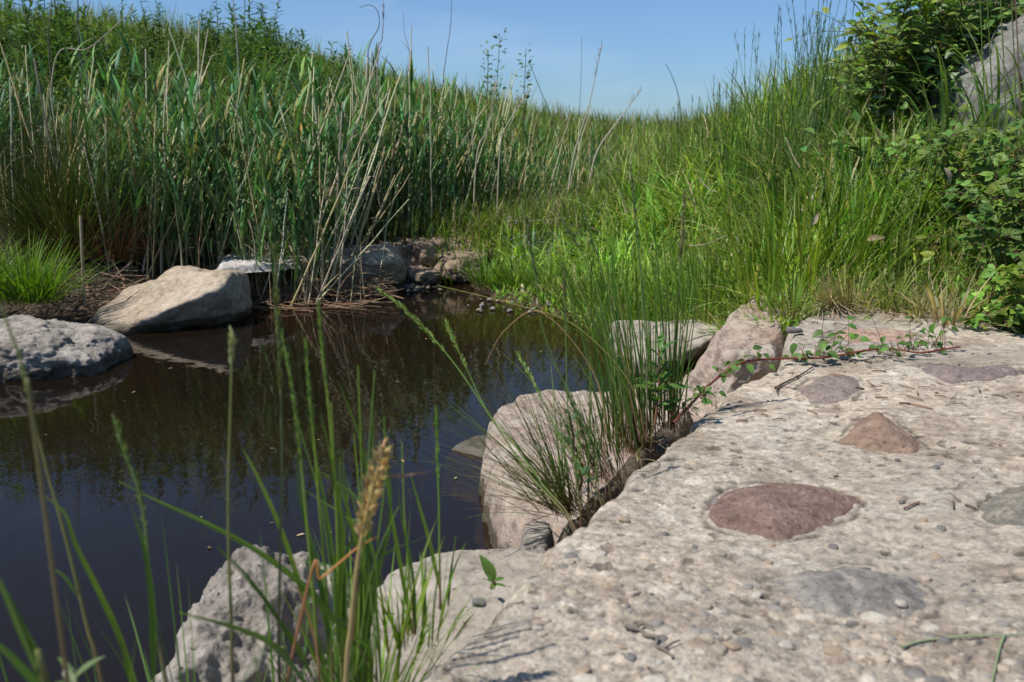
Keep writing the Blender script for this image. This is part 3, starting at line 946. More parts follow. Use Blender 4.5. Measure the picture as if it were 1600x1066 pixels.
pms = [pebble_mesh(k) for k in range(12)]
r_ = np.random.default_rng(77)
ne = 0
while ne < 92:
    px_, py_ = r_.uniform(640, 1600), r_.uniform(830, 1066) if r_.random() < .8 else r_.uniform(700, 830)
    w0 = at(px_, py_, z=.3)
    z0_, s0_ = slab_z(w0[:1], w0[1:2])
    if s0_[0] < .07: continue
    if any(poly_sd(w0[:1], w0[1:2], pxpoly(v_[0], .31))[0] > -.012 for v_ in COB.values()): continue
    s = r_.uniform(.004, .0105)
    o = link('embedded_pebble', pms[ne % 12], parent=apron)
    o.location = np.array([w0[0], w0[1], z0_[0] - s * .12]) - np.array(apron.location)
    o.rotation_euler = (r_.uniform(-.2, .2), r_.uniform(-.2, .2), r_.uniform(0, 6.28)); o.scale = (s, s, s)
    ne += 1
# loose stones lying on top
tag(link('loose_pebble', pms[5], tuple(at(1408, 944, z=.312))), 'small white pebble lying on the blue-grey cobble', 'pebble').scale = (.0075,) * 3
tag(link('loose_pebble', pms[3], tuple(at(748, 943, z=.312))), 'dark slate pebble at the concrete edge by the grass shadows', 'pebble').scale = (.010,) * 3
tag(link('loose_pebble', pms[9], tuple(at(1241, 516, z=.318))), 'dark grey pebble beyond the bramble runner near the sloping boulder', 'pebble').scale = (.022,) * 3
tag(link('loose_pebble', pms[4], tuple(at(975, 812, z=.306))), 'brown pebble lying alone on the concrete beside the arching grass tuft', 'pebble').scale = (.009,) * 3
for k in range(40):
    px_, py_ = r_.uniform(900, 1600), r_.uniform(540, 800)
    w0 = at(px_, py_, z=.3)
    s = r_.uniform(.0025, .006)
    o = link('loose_pebble', pms[int(r_.integers(12))], (w0[0], w0[1], slab_top(w0[0], w0[1]) + s * .5))
    o.scale = (s, s, s); o.rotation_euler = (0, 0, r_.uniform(0, 6))
    tag(o, 'tiny grit stone lying loose on the concrete', 'pebble', 'grit stones scattered over the concrete')
# gravel stones along the far shore: each its own
for k in range(85):
    if k < 55: px_, py_, Y0 = r_.uniform(598, 690), r_.uniform(428, 448), 5.35
    else: px_, py_, Y0 = r_.uniform(730, 900), r_.uniform(458, 480), 4.9
    w0 = at(px_, py_, z=.03)
    s = r_.uniform(.007, .018)
    o = link('shore_stone', pms[int(r_.choice([1, 3, 4, 7, 10]))], (w0[0], w0[1], float(H(w0[0], w0[1])[0]) + s * .35 if True else .02))
    o.location.z = max(o.location.z, .008)
    o.scale = (s, s, s); o.rotation_euler = (r_.uniform(-.3, .3), r_.uniform(-.3, .3), r_.uniform(0, 6))
    if k < 55: tag(o, 'grey shore stone in the heap under the dusty bank rocks', 'stone', 'gravel heap below the bank rocks')
    else: tag(o, 'pale shore stone at the muddy edge under the bright grass', 'stone', 'gravel along the muddy grass edge')

# ------------------------------------------------------------------ reeds
def reed_variant(seed, hgt, dry=False):
    r = np.random.default_rng(seed)
    K = 9
    t = np.linspace(0, 1, K)
    az = r.uniform(0, 6.28); ln = r.uniform(.02, .14) if not dry else r.uniform(.02, .35)
    kink = r.normal(0, .012, (K, 2)) * (1 if dry else .4)
    pts = np.stack([np.cos(az) * ln * t * hgt + np.cumsum(kink[:, 0]) * hgt * .4, np.sin(az) * ln * t * hgt + np.cumsum(kink[:, 1]) * hgt * .4, t * hgt], -1)
    sm, fm = MB(), MB()
    if dry:
        c = jit((.84, .66, .36), 1, .2, .1, r)[0] if r.random() < .65 else jit((.72, .62, .44), 1, .2, .06, r)[0]
        cs = np.tile(c, (K, 1)) * r.uniform(.75, 1.15, (K, 1))
        sm.add(*[a for a in _t(tube(pts, np.linspace(.0056, .0030, K) * r.uniform(.7, 1.25), 5, cs))])
        n = int(r.integers(1, 5))
        b = pts[r.integers(1, K - 1, n)]
        fm.add(*_t(ribbons(b, r.uniform(.06, .22, n), r.uniform(0, 6.28, n), r.uniform(.2, .9, n), r.uniform(.3, 1.6, n), r.uniform(.004, .011, n), 6, col=jit((.6, .48, .31), n, .2, .1, r), fold=.5, tw=r.uniform(-1.5, 1.5, n))))
    else:
        g = jit((.10, .17, .065), 1, .15, .1, r)[0]
        cs = np.linspace(1, 0, K)[:, None] ** 2 * np.array([.2, .19, .08]) + (1 - np.linspace(1, 0, K)[:, None] ** 2) * g
        sm.add(*_t(tube(pts, np.linspace(.0034, .0013, K), 5, cs)))
        n = int(r.integers(6, 10))
        tt = np.linspace(.28, .98, n) + r.normal(0, .02, n)
        b = np.stack([np.interp(tt, t, pts[:, j]) for j in range(3)], -1)
        a0 = r.uniform(0, 6.28)
        azs = a0 + np.arange(n) * np.pi + r.normal(0, .5, n)
        fm.add(*_t(ribbons(b, r.uniform(.2, .42, n) * (1.05 - .35 * tt) * (hgt ** .5), azs, r.uniform(.12, .65, n), r.uniform(.1, 1.1, n), r.uniform(.014, .031, n), 6, pw=1.6,
                           col=np.where((r.random(n) < .1)[:, None], jit((.34, .3, .12), n, .2, .1, r), jit((.115, .23, .08), n, .32, .15, r)), fold=.35, tipcol=jit((.22, .2, .1), n, .2, .1, r), tw=r.uniform(-.5, .5, n), prof=.9)))
    return sm, fm


def _t(vqc):
    V, Q, C = vqc
    return V, Q, None, C


def merge_stuff(variants, locs, rz, sc, tint, mats):
    """many plants merged into big meshes, one per material"""
    res = [MB() for _ in mats]
    vi = rng.integers(0, len(variants), len(locs))
    for k, var in enumerate(variants):
        sel = np.where(vi == k)[0]
        if not len(sel): continue
        c, s = np.cos(rz[sel]), np.sin(rz[sel])
        R = np.zeros((len(sel), 3, 3)); R[:, 0, 0] = c; R[:, 0, 1] = -s; R[:, 1, 0] = s; R[:, 1, 1] = c; R[:, 2, 2] = 1
        for j, mb in enumerate(var):
            if mb.n == 0: continue
            V, Q, T, C = mb.arrays()
            VV = (np.einsum('nij,mj->nmi', R, V) * sc[sel][:, None, None] + locs[sel][:, None]).reshape(-1, 3)
            QQ = (Q[None] + (np.arange(len(sel)) * len(V))[:, None, None]).reshape(-1, 4)
            CC = (C[None] * tint[sel][:, None]).reshape(-1, 3)
            res[j].add(VV, QQ, None, CC)
    return res


def mb_merge(a, b):
    for q in b: 
        if q.n:
            V, Q, T, C = q.arrays(); a.add(V, Q, T, C)
    return a


def sample_px(n, xr, yr_Y, jitter=None):
    """ground points under columns of the picture: x px range, depth range"""
    px = rng.uniform(*xr, n); Y = rng.uniform(*yr_Y, n)
    x = (px - 800) / FPX * Y / .985
    return x, Y


green_v = [reed_variant(1000 + k, rng.uniform(.8, 1.15)) for k in range(16)]
dry_v = [reed_variant(2000 + k, rng.uniform(.55, 1.25), True) for k in range(16)]


def reed_shore(px):  # depth of the reed bed's front line by picture column
    return np.interp(px, [-200, 0, 200, 380, 400, 530, 575, 700, 800, 900, 1000], [5.0, 5.0, 4.85, 4.95, 4.82, 4.85, 5.7, 6.0, 6.4, 6.7, 6.9])


def reed_height(px):
    return np.interp(px, [-200, 100, 300, 500, 650, 800, 900, 1000], [.72, .72, .74, .78, .72, .60, .46, .38])


# 300 plants of the front rows are single things, the rest of the bed is one mass
gm = [(sm.mesh('reed_stem', M['stem']), fm.mesh('reed_foliage', M['reed'])) for sm, fm in green_v]
dm_ = []
for sm, fm in dry_v:
    dm_.append(mb_merge(sm, [fm]).mesh('dry_reed', M['straw']))
protos = []
cnt = 0
for k in range(290):
    px_ = rng.uniform(150, 900)
    if 380 < px_ < 560 and rng.random() < .25: px_ += 150
    Y0 = reed_shore(px_) + rng.exponential(.22)
    x = (px_ - 800) / FPX * Y0 / .985
    z = float(H(x, Y0)[0])
    sc = reed_height(px_) * rng.uniform(.7, 1.12)
    lab = 'green reed plant with long drooping blades in the dense bed across the pond'
    if len(protos) < 16:
        o = empty('reed', (x, Y0, z - .02), lab, 'reed', 'green reeds of the far bank')
        link('stem', gm[len(protos)][0], parent=o); link('foliage', gm[len(protos)][1], parent=o)
        o.rotation_euler = (0, 0, rng.uniform(0, 6.28)); o.scale = (sc,) * 3
        protos.append(o)
    else:
        copy_tree(protos[k % 16], (x, Y0, z - .02), rng.uniform(0, 6.28), sc, tilt=(rng.normal(0, .05), rng.normal(0, .06)))
# the mass
px_ = rng.uniform(-600, 1000, 2000)
Y0 = reed_shore(px_) + .15 + rng.uniform(0, 1.0, 2000)
x = (px_ - 800) / FPX * Y0 / .985
keep = ~((px_ < 205) & (Y0 < 5.5)) & (rng.random(2000) < np.interp(px_, [-200, 600, 800, 1000], [1, 1, .6, .2]))
px_, Y0, x = px_[keep], Y0[keep], x[keep]
n = len(x)
res = merge_stuff([(a, b) for a, b in green_v], np.stack([x, Y0, H(x, Y0) - .02], -1), rng.uniform(0, 6.28, n), reed_height(px_) * rng.uniform(.65, 1.12, n), np.exp(rng.normal(.05, .28, (n, 1))) * np.exp(rng.normal(0, .14, (n, 3)) * [1.6, .4, 1]), [0, 1])
o = link('reed_bed', mb_merge(res[1], [res[0]]).mesh('reed_bed', M['reed']))
tag(o, 'dense green reeds filling the far bank behind the front row', 'reeds', kind='stuff')

# bleached dry stalks from last year
for k in range(300):
    px_ = rng.choice([rng.uniform(20, 340), rng.uniform(340, 640), rng.uniform(590, 960), rng.uniform(440, 630)], p=[.3, .23, .37, .10])
    Y0 = reed_shore(px_) + rng.uniform(-.04, .6)
    x = (px_ - 800) / FPX * Y0 / .985
    z = float(H(x, Y0)[0])
    sc = reed_height(px_) * rng.uniform(.6, 1.4)
    o = link('dry_reed', dm_[k % 16], (x, Y0, max(z, 0) - .02))
    o.rotation_euler = (rng.normal(0, .06), .12 + rng.normal(0, .14), 0)
    m_ = Matrix.Rotation(o.rotation_euler[1], 4, 'Y') @ Matrix.Rotation(o.rotation_euler[0], 4, 'X') @ Matrix.Rotation(rng.uniform(0, 6.28), 4, 'Z')
    o.rotation_euler = m_.to_euler(); o.scale = (sc,) * 3
    tag(o, 'bleached dry reed stalk standing among the green reeds across the pond', 'dry reed', 'dead reed stalks of last year')
# thick front clump of dry bases in the water near the two tan boulders
for k in range(44):
    px_ = rng.choice([rng.normal(400, 14), rng.uniform(440, 590), rng.normal(480, 12), rng.normal(555, 12)])
    w0 = at(px_, rng.uniform(455, 476), z=0.0)
    o = link('reed_stubble', dm_[(k * 5) % 16], (w0[0], w0[1], -.05))
    o.rotation_euler = (rng.normal(0, .1), rng.normal(0, .1), rng.uniform(0, 6.28)); s = rng.uniform(.22, .55); o.scale = (s * 1.3, s * 1.3, s)
    tag(o, 'short tan reed stub rising from the water between the two tan boulders', 'reed stub', 'reed stubs in the water')

# straw litter along the waterline
mb = MB()
n = 420
px_ = rng.uniform(385, 600, n); py_ = rng.normal(447, 16, n).clip(415, 482)
for a, b in zip(px_, py_):
    w0 = at(a, b, z=.015 + max(0, (470 - b)) * .0026)
    L_ = rng.uniform(.05, .26); az = rng.normal(0, .5) + (np.pi if rng.random() < .5 else 0)
    d = np.array([math.cos(az), math.sin(az) * .6, rng.normal(0, .18)]) * L_
    pts = w0 + np.linspace(-.5, .5, 4)[:, None] * d
    pts[:, 2] = np.maximum(pts[:, 2], .004)
    mb.add(*_t(tube(pts, rng.uniform(.001, .0028), 4, jit((.27, .18, .11), 1, .35, .12)[0])))
o = link('straw_litter', mb.mesh('straw_litter', M['straw']))
tag(o, 'tangle of broken brown reed straw along the far waterline', 'litter', kind='stuff')
for k, (a, b, c, d, lab) in enumerate([(415, 470, 505, 470, 'pale straw floating in front of the reed stubs'), (420, 482, 520, 472, 'brown straw floating aslant below the pale one'),
                                       (505, 480, 590, 468, 'thick reddish-brown reed cane floating beside the dark-faced boulder')]):
    p0, p1 = at(a, b, z=.006), at(c, d, z=.006)
    mb = MB(); mb.add(*_t(tube(np.linspace(p0, p1, 6) + rng.normal(0, .002, (6, 3)) * [1, 1, .3], [.003, .003, .007][k], 6, [(.42, .33, .22), (.3, .2, .12), (.26, .12, .06)][k])))
    tag(link('floating_straw', mb.mesh('floating_straw', M['straw'], p0), tuple(p0)), lab, 'reed straw')

# ------------------------------------------------------------------ grass of the slopes
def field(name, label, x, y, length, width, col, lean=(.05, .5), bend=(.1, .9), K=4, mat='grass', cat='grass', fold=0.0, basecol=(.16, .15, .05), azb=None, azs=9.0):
    n = len(x)
    z = H(x, y) - .01
    az = rng.uniform(0, 6.28, n) if azb is None else azb + rng.normal(0, azs, n)
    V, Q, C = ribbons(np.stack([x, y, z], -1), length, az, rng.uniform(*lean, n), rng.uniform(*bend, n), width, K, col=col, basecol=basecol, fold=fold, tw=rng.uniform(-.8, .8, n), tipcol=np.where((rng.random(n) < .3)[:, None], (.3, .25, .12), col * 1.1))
    o = link(name, make_mesh(name, V, Q, None, C, M[mat]))
    return tag(o, label, cat, kind='stuff')


def clumped(n, xr, yr, scale=1.4, thr=-.2, seed=1):
    x, y = rng.uniform(*xr, n), rng.uniform(*yr, n)
    k = fbm(np.stack([x, y], -1) * scale, 3, seed) > thr + rng.normal(0, .25, n)
    return x[k], y[k]


# far meadow slopes (left of the gap and beyond it)
n = 54000
Yv = 5.6 + 16 * rng.random(n) ** 1.3
pxv = rng.uniform(-200, 1150, n)
xv = (pxv - 800) / FPX * Yv / .985
pn = np.stack([xv, Yv], -1)
tone = fbm(pn * .8, 3, 201)[:, None]
cg = jit((.115, .17, .035), n, .32, .15) * (1 + .5 * tone)
cg = np.where(rng.random((n, 1)) < .14, jit((.3, .26, .13), n, .2, .08), cg)
field('meadow_grass', 'olive green meadow grass on the slope behind the reeds', xv, Yv, rng.uniform(.12, .40, n) * (1 + .5 * tone[:, 0] + .3 * fbm(pn * 3.0, 2, 209)), .005 + .0008 * Yv, cg, K=3)

# leafy herb thicket on the upper slope
LT1 = leaf_template(5, .24, 0, .25, .2, .4)
def herb_variant(seed, hgt, nleaf, llen, col, tV=LT1, up=.5):
    r = np.random.default_rng(seed)
    sm, fm = MB(), MB()
    az = r.uniform(0, 6.28); ln = r.uniform(0, .18)
    pts = np.stack([np.cos(az) * ln * np.linspace(0, 1, 6) ** 1.5 * hgt, np.sin(az) * ln * np.linspace(0, 1, 6) ** 1.5 * hgt, np.linspace(0, hgt, 6)], -1)
    sm.add(*_t(tube(pts, np.linspace(.004, .0016, 6), 4, (.12, .14, .05))))
    t = np.linspace(.15, 1, nleaf)
    loc = np.stack([np.interp(t, np.linspace(0, 1, 6), pts[:, j]) for j in range(3)], -1)
    a = np.arange(nleaf) * 2.4 + r.normal(0, .3, nleaf)
    el = up * (.2 + t) + r.normal(0, .25, nleaf)
    d = np.stack([np.cos(a) * np.cos(el), np.sin(a) * np.cos(el), np.sin(el)], -1)
    upv = np.tile([[0, 0, 1.0]], (nleaf, 1)) + r.normal(0, .3, (nleaf, 3))
    V, Q, C = scatter(tV[0], tV[1], frames(d, upv), llen * r.uniform(.6, 1.2, nleaf) * (1.15 - .45 * t), loc, jit(col, nleaf, .22, .12, r))
    fm.add(V, Q, None, C)
    return sm, fm


hv = [herb_variant(3000 + k, rng.uniform(.45, .7), 44, .085, (.085, .16, .032)) for k in range(10)]
n = 1500
pxv = rng.uniform(-350, 640, n)
Yv = rng.uniform(6.0, 9.6, n)
keep = rng.random(n) < np.interp(pxv, [-350, 420, 560, 640], [1, 1, .6, .15])
pxv, Yv = pxv[keep], Yv[keep]
xv = (pxv - 800) / FPX * Yv / .985
x2 = rng.uniform(380, 590, 420); y2 = rng.uniform(6.3, 9.0, 420)
pxv, Yv = np.concatenate([pxv, x2]), np.concatenate([Yv, y2])
xv = (pxv - 800) / FPX * Yv / .985
n = len(xv)
hs = np.interp(pxv, [-300, 0, 150, 330, 470, 560, 640], [1.0, 1.0, .9, .95, 1.0, .75, .5]) * rng.uniform(.7, 1.1, n) * (1 + .45 * fbm(np.stack([xv, Yv], -1) * 1.6, 3, 77))
res = merge_stuff(hv, np.stack([xv, Yv, H(xv, Yv) - .02], -1), rng.uniform(0, 6.28, n), hs, np.exp(rng.normal(0, .2, (n, 1))) * np.ones((1, 3)), [0, 1])
o = link('leafy_thicket', mb_merge(res[1], [res[0]]).mesh('leafy_thicket', M['leaf']))
tag(o, 'dark green thicket of narrow-leaved herbs along the left ridge', 'undergrowth', kind='stuff')

# ---- sedge tussock and bright clumps at the far left
def tuft(name, label, base, n, length, width, col, lean=(0, .9), bend=(.1, .8), K=6, fold=.3, spread=.05, cat='grass tuft', mat='grass', basecol=(.2, .17, .08), azc=None, azw=3.14, group=None, tipcol=None, zoff=None, parent=None, pw=1.3, seed=None):
    r = np.random.default_rng(seed if seed is not None else int(rng.integers(1e6)))
    base = np.asarray(base, float)
    az = r.uniform(0, 6.28, n) if azc is None else azc + r.uniform(-azw, azw, n)
    lean_ = r.uniform(*lean, n)
    rad = spread * np.sqrt(r.random(n))
    b = np.stack([np.cos(az) * rad, np.sin(az) * rad * .8, np.zeros(n)], -1) + base
    mb = MB()
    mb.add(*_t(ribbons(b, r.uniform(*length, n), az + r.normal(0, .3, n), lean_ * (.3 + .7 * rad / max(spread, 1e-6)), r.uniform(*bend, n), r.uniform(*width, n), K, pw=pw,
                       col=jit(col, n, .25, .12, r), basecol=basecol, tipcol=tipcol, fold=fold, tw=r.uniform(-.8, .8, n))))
    o = link(name, mb.mesh(name, M[mat], base), tuple(base), parent)
    if parent is None: tag(o, label, cat, group)
    return o


p = at(95, 400, Y=4.95); p[2] = float(H(p[0], p[1])[0])
tuft('sedge_tussock', 'big dark olive tussock of fine wiry sedge beside the tan boulder', p + [0, .12, 0], 2600, (.45, .95), (.0022, .0042), (.05, .068, .024), lean=(0, 1.25), bend=(.2, 1.0), spread=.22, basecol=(.1, .06, .03), cat='tussock', fold=.2)
tuft('sedge_tussock', 'reddish-brown withered skirt of sedge between the tussock and the tan boulder', p + [.28, -.05, .02], 500, (.2, .5), (.002, .0035), (.13, .075, .035), lean=(.3, 1.4), bend=(.4, 1.3), spread=.14, basecol=(.14, .07, .035), cat='tussock', mat='straw', fold=.2)
tuft('grass_tuft', 'bright yellow-green grass tuft above the grey pitted boulder', at(45, 472, Y=4.15), 420, (.14, .34), (.004, .007), (.13, .24, .02), lean=(.1, 1.2), bend=(.1, .9), spread=.14, basecol=(.2, .25, .05))
tuft('grass_tuft', 'bright grass tuft cut by the picture edge above the grey boulder', at(-40, 470, Y=4.1), 300, (.14, .36), (.004, .007), (.12, .23, .02), lean=(.1, 1.2), bend=(.1, .9), spread=.12, basecol=(.2, .25, .05))
pts = [at(132, 478, Y=4.25), at(129, 410, Y=4.25), at(126, 337, Y=4.27)]
mb = MB(); mb.add(*_t(tube(spline(pts, 10), .0065, 6, (.33, .26, .18))))
tag(link('dead_stalk', mb.mesh('dead_stalk', M['straw'], pts[0]), tuple(pts[0])), 'single thick dead stalk standing upright in front of the sedge tussock', 'dead stalk')
# litter under the tussock
mb = MB()
for k in range(160):
    w0 = at(rng.uniform(60, 215), rng.uniform(420, 472), Y=4.55 + rng.uniform(-.2, .3)); w0[2] = float(H(w0[0], w0[1])[0]) + .02 + rng.uniform(0, .05)
    d = rng.normal(0, 1, 3) * [1, .6, .3]; d *= rng.uniform(.04, .16) / np.linalg.norm(d)
    mb.add(*_t(tube([w0 - d, w0 + [0, 0, .01], w0 + d], rng.uniform(.0012, .003), 4, jit((.22, .16, .11), 1, .4)[0])))
tag(link('dead_litter', mb.mesh('dead_litter', M['straw'])), 'dead grey-brown stalks littering the bank under the sedge tussock', 'litter', kind='stuff')

# ---- right bank grass
def bank_edge(px):   # front depth of the grass bank by picture column
    return np.interp(px, [700, 740, 830, 900, 980, 1060, 1110, 1180, 1215, 1250, 1300, 1400, 1500, 1700], [5.25, 4.97, 4.64, 4.32, 4.0, 3.76, 3.55, 3.15, 2.98, 3.05, 3.2, 3.15, 2.9, 2.75])


n = 34000
pxv = np.where(rng.random(n) < .88, rng.uniform(770, 1750, n), rng.uniform(1750, 2700, n))
Yv = bank_edge(pxv) + 4.6 * rng.random(n) ** 1.5
xv = (pxv - 800) / FPX * Yv / .985
pn = np.stack([xv, Yv], -1)
tone = fbm(pn * 2.0, 3, 301)
hmul = np.clip(.85 + .5 * fbm(pn * 1.5, 3, 305), .45, 1.4) * np.interp(pxv, [790, 860, 960, 1060, 1200, 1300, 1500], [.6, .8, 1.0, 1.1, 1.25, 1.0, .8]) * np.clip(.35 + (Yv - bank_edge(pxv)) * 1.3, .35, 1)
cg = jit((.23, .37, .06), n, .36, .17) * (1 + .45 * tone[:, None])
cg = np.where((rng.random(n) < .10)[:, None], jit((.55, .47, .28), n, .2, .06), cg)
field('bank_grass', 'lush yellow-green grass covering the near bank beyond the concrete', xv, Yv, rng.uniform(.12, .36, n) * hmul, rng.uniform(.007, .017, n), cg, lean=(.0, 1.0), bend=(.0, 1.7), K=6, fold=.3)
n = 5200
pxv = rng.uniform(690, 1000, n); Yv = rng.uniform(5.5, 7.8, n)
xv = (pxv - 800) / FPX * Yv / .985
field('inlet_grass', 'rough green and straw grass on the bank behind the blue flowers', xv, Yv, rng.uniform(.10, .34, n), rng.uniform(.008, .017, n), np.where(rng.random((n, 1)) < .2, jit((.45, .37, .2), n, .25, .08), jit((.19, .3, .05), n, .35, .15)), K=5, lean=(0, 1.0), bend=(0, 1.4), fold=.3)
# a thinner, shorter, dry understorey at the foot
n = 9000
pxv = rng.uniform(1080, 2300, n); Yv = bank_edge(pxv) - .04 + .5 * rng.random(n) ** 1.2
xv = (pxv - 800) / FPX * Yv / .985
cg = np.where((rng.random(n) < .45)[:, None], jit((.36, .29, .17), n, .3, .08), jit((.12, .19, .03), n, .3, .1))
field('short_grass', 'short mixed green and dry grass at the foot of the bank beside the concrete', xv, Yv, rng.uniform(.05, .16, n), rng.uniform(.002, .005, n), cg, lean=(.1, 1.3), bend=(-.2, 1.2), K=4, basecol=(.3, .24, .14))
# right-far slope behind
n = 14000
pxv = rng.uniform(960, 1700, n); Yv = rng.uniform(5.8, 11, n)
xv = (pxv - 800) / FPX * Yv / .985
field('slope_grass', 'green grass on the slope rising behind the near bank', xv, Yv, rng.uniform(.2, .5, n), rng.uniform(.008, .018, n), np.where(rng.random((n, 1)) < .12, jit((.5, .42, .24), n, .2, .06), jit((.22, .32, .05), n, .35, .17) * (1 + .5 * fbm(np.stack([xv, Yv], -1) * 2.2, 3, 333)[:, None])), K=4, lean=(.0, .8), bend=(.0, 1.3))

def gpos(px, Y):
    x = (px - 800) / FPX * Y / .985
    return np.array([x, Y, float(H(x, Y)[0]) - .01])


# tall clumps rising against the sky, each a thing
for k, (px, Y, n_, l0, l1, lab) in enumerate([
        (1250, 4.75, 90, .6, 1.0, 'tallest bluish grass clump, reaching the top of the picture beside the leafy shrub'),
        (1275, 5.0, 80, .55, .95, 'dark tall grass clump just behind the tallest one'),
        (1160, 4.9, 90, .5, .9, 'slender tall grass clump against the sky at the start of the bank'),
        (1120, 5.3, 70, .4, .72, 'thin seeding grass clump at the low gap of the skyline'),
        (1210, 4.4, 80, .6, .95, 'tall thin grass clump between the slender one and the tallest one'),
        (1060, 5.6, 60, .35, .6, 'sparse pale grass clump standing lowest on the skyline')]):
    b = gpos(px, Y)
    c = (.075, .15, .05) if k in (0, 1) else (.11, .2, .045)
    root = empty('tall_grass_clump', tuple(b), lab, 'grass clump')
    tuft('blades', None, (0, 0, 0), int(n_ * .7), (l0 * .5, l1 * .8), (.004, .008), c, lean=(0, .35), bend=(.05, .7), spread=.12, parent=root, K=7)
    mb = MB()
    r = np.random.default_rng(700 + k)
    for q in range(n_ // 4):
        h_ = r.uniform(l0, l1); az = r.uniform(0, 6.28); ln = r.uniform(.02, .2)
        t = np.linspace(0, 1, 8); bb = np.array([r.normal(0, .08), r.normal(0, .06), 0])
        pts = bb + np.stack([np.cos(az) * ln * t ** 1.6 * h_, np.sin(az) * ln * t ** 1.6 * h_, t * h_], -1)
        mb.add(*_t(tube(pts, np.linspace(.0019, .0008, 8), 4, jit(c, 1, .2)[0] * 1.3)))
        nb = 14
        tt = r.uniform(.84, 1.0, nb)
        loc = np.stack([np.interp(tt, t, pts[:, j]) for j in range(3)], -1)
        V, Q, C = ribbons(loc, r.uniform(.02, .045, nb), r.uniform(0, 6.28, nb), r.uniform(.1, .5, nb), .2, .003, 2, col=jit((.13, .17, .08), nb, .2, .1, r))
        mb.add(V, Q, None, C)
    link('seed_stems', mb.mesh('seed_stems', M['grass']), parent=root)

# bright upright yellow-green stems in front of the shrub
for k, (px, Y, lab) in enumerate([(1235, 3.35, 'bright yellow-green upright grass clump springing from beside the straw heap'), (1120, 3.75, 'bushy bright grass clump above the sloping pinkish boulder'),
                                  (1330, 3.6, 'grass clump with broad arching blades below the leafy shrub'), (960, 4.3, 'bright grass clump leaning over the pond'), (1020, 3.95, 'dense bright grass clump above the pale low stone'),
                                  (1400, 3.35, 'small grass clump between straw heap and bramble')]):
    b = gpos(px, Y)
    tuft('grass_clump', lab, b, [170, 170, 120, 150, 170, 90][k], [(.28, .6), (.2, .42), (.25, .5), (.2, .42), (.18, .38), (.15, .32)][k], (.005, .010), [(.19, .29, .03), (.16, .27, .035), (.13, .24, .045), (.14, .25, .03), (.15, .27, .03), (.14, .2, .03)][k],
         lean=(.0, .7), bend=(.1, .9), spread=.24, K=8, cat='grass clump', basecol=(.24, .24, .05))
# bright clump left of the blue flowers, at the water
for k, (px, py, Y, lab) in enumerate([(760, 445, 5.15, 'starry bright grass clump at the muddy point of the inlet'), (805, 440, 5.05, 'second bright grass clump on the muddy point, nearer the flowers'), (860, 445, 4.85, 'leafy bright grass clump below the blue flowers')]):
    b = at(px, py, Y=Y); b[2] = max(float(H(b[0], b[1])[0]), .03)
    tuft('grass_clump', lab, b, 150, (.1, .27), (.004, .008), (.13, .23, .03), lean=(.1, 1.2), bend=(0, .8), spread=.07, cat='grass clump')

# small tufts hanging over the far edge of the concrete
for k, (px, Y, lab) in enumerate([(1238, 2.98, 'small bright tuft rooted in the notch between pinkish boulder and concrete'), (1330, 3.02, 'small tuft with straw drooping over the far concrete edge'), (1385, 3.0, 'low spreading tuft at the far concrete edge under the bank'),
                                  (1435, 2.92, 'mixed green and dry tuft next to the low bramble shoots'), (1480, 2.82, 'dry-bladed tuft under the bramble at the concrete edge')]):
    b = gpos(px, Y); b[2] = max(b[2], .29)
    tuft('edge_tuft', lab, b, 70, (.06, .2), (.004, .009), [(.2, .3, .04), (.3, .28, .1), (.2, .28, .05), (.28, .27, .1), (.4, .33, .18)][k], lean=(.1, 1.3), bend=(.1, 1.2), spread=.07, seed=800 + k)

# ---- blue flowers
def flower_mesh():
    V = [(0, 0, 0)]; C = [(.6, .5, .1)]; T = []
    for k in range(5):
        a = k * 2 * math.pi / 5
        for da, rr in ((-.45, .7), (0, 1), (.45, .7)):
            V.append((math.cos(a + da) * rr, math.sin(a + da) * rr, .15 * rr)); C.append((.20, .27, .62))
        i = 1 + k * 3
        T += [(0, i, i + 1), (0, i + 1, i + 2)]
    return np.array(V), np.array(T), np.array(C)


fV, fT, fC = flower_mesh()
proto = None
for k in range(36):
    px, py = rng.uniform(800, 945), rng.uniform(368, 415)
    Y = np.interp(py, [360, 415], [6.2, 5.1])
    b = gpos(px, Y)
    lab = 'low forget-me-not plant with tiny pale blue flowers on the muddy bank'
    if k < 4:
        o = empty('forget_me_not', tuple(b), lab, 'flower', 'forget-me-nots on the muddy bank')
        r = np.random.default_rng(900 + k)
        sm, fm = herb_variant(900 + k, .16, 16, .05, (.07, .14, .03), up=.4)
        a2 = MB(); mb_merge(a2, [sm, fm])
        link('foliage', a2.mesh('foliage', M['leaf']), parent=o)
        nf = 22
        loc = np.stack([r.normal(0, .05, nf), r.normal(0, .05, nf), r.uniform(.11, .2, nf)], -1)
        fb = MB()
        for q in range(nf):
            s = r.uniform(.0045, .007)
            tl = Matrix.Rotation(r.uniform(-.6, .6), 3, 'X') @ Matrix.Rotation(r.uniform(-.6, .6), 3, 'Y')
            fb.add((fV * s) @ np.array(tl).T + loc[q], None, fT, fC)
        for q in range(0, nf, 3):
            fb.add(*_t(tube([(0, 0, .02), loc[q] * [.5, .5, .6], loc[q]], .0008, 3, (.1, .15, .04))))
        link('blossom', fb.mesh('blossom', M['leaf'], smooth=False), parent=o)
        proto = (proto or []) + [o]
    else:
        copy_tree(proto[k % 4], tuple(b), rng.uniform(0, 6.28), rng.uniform(.7, 1.1))

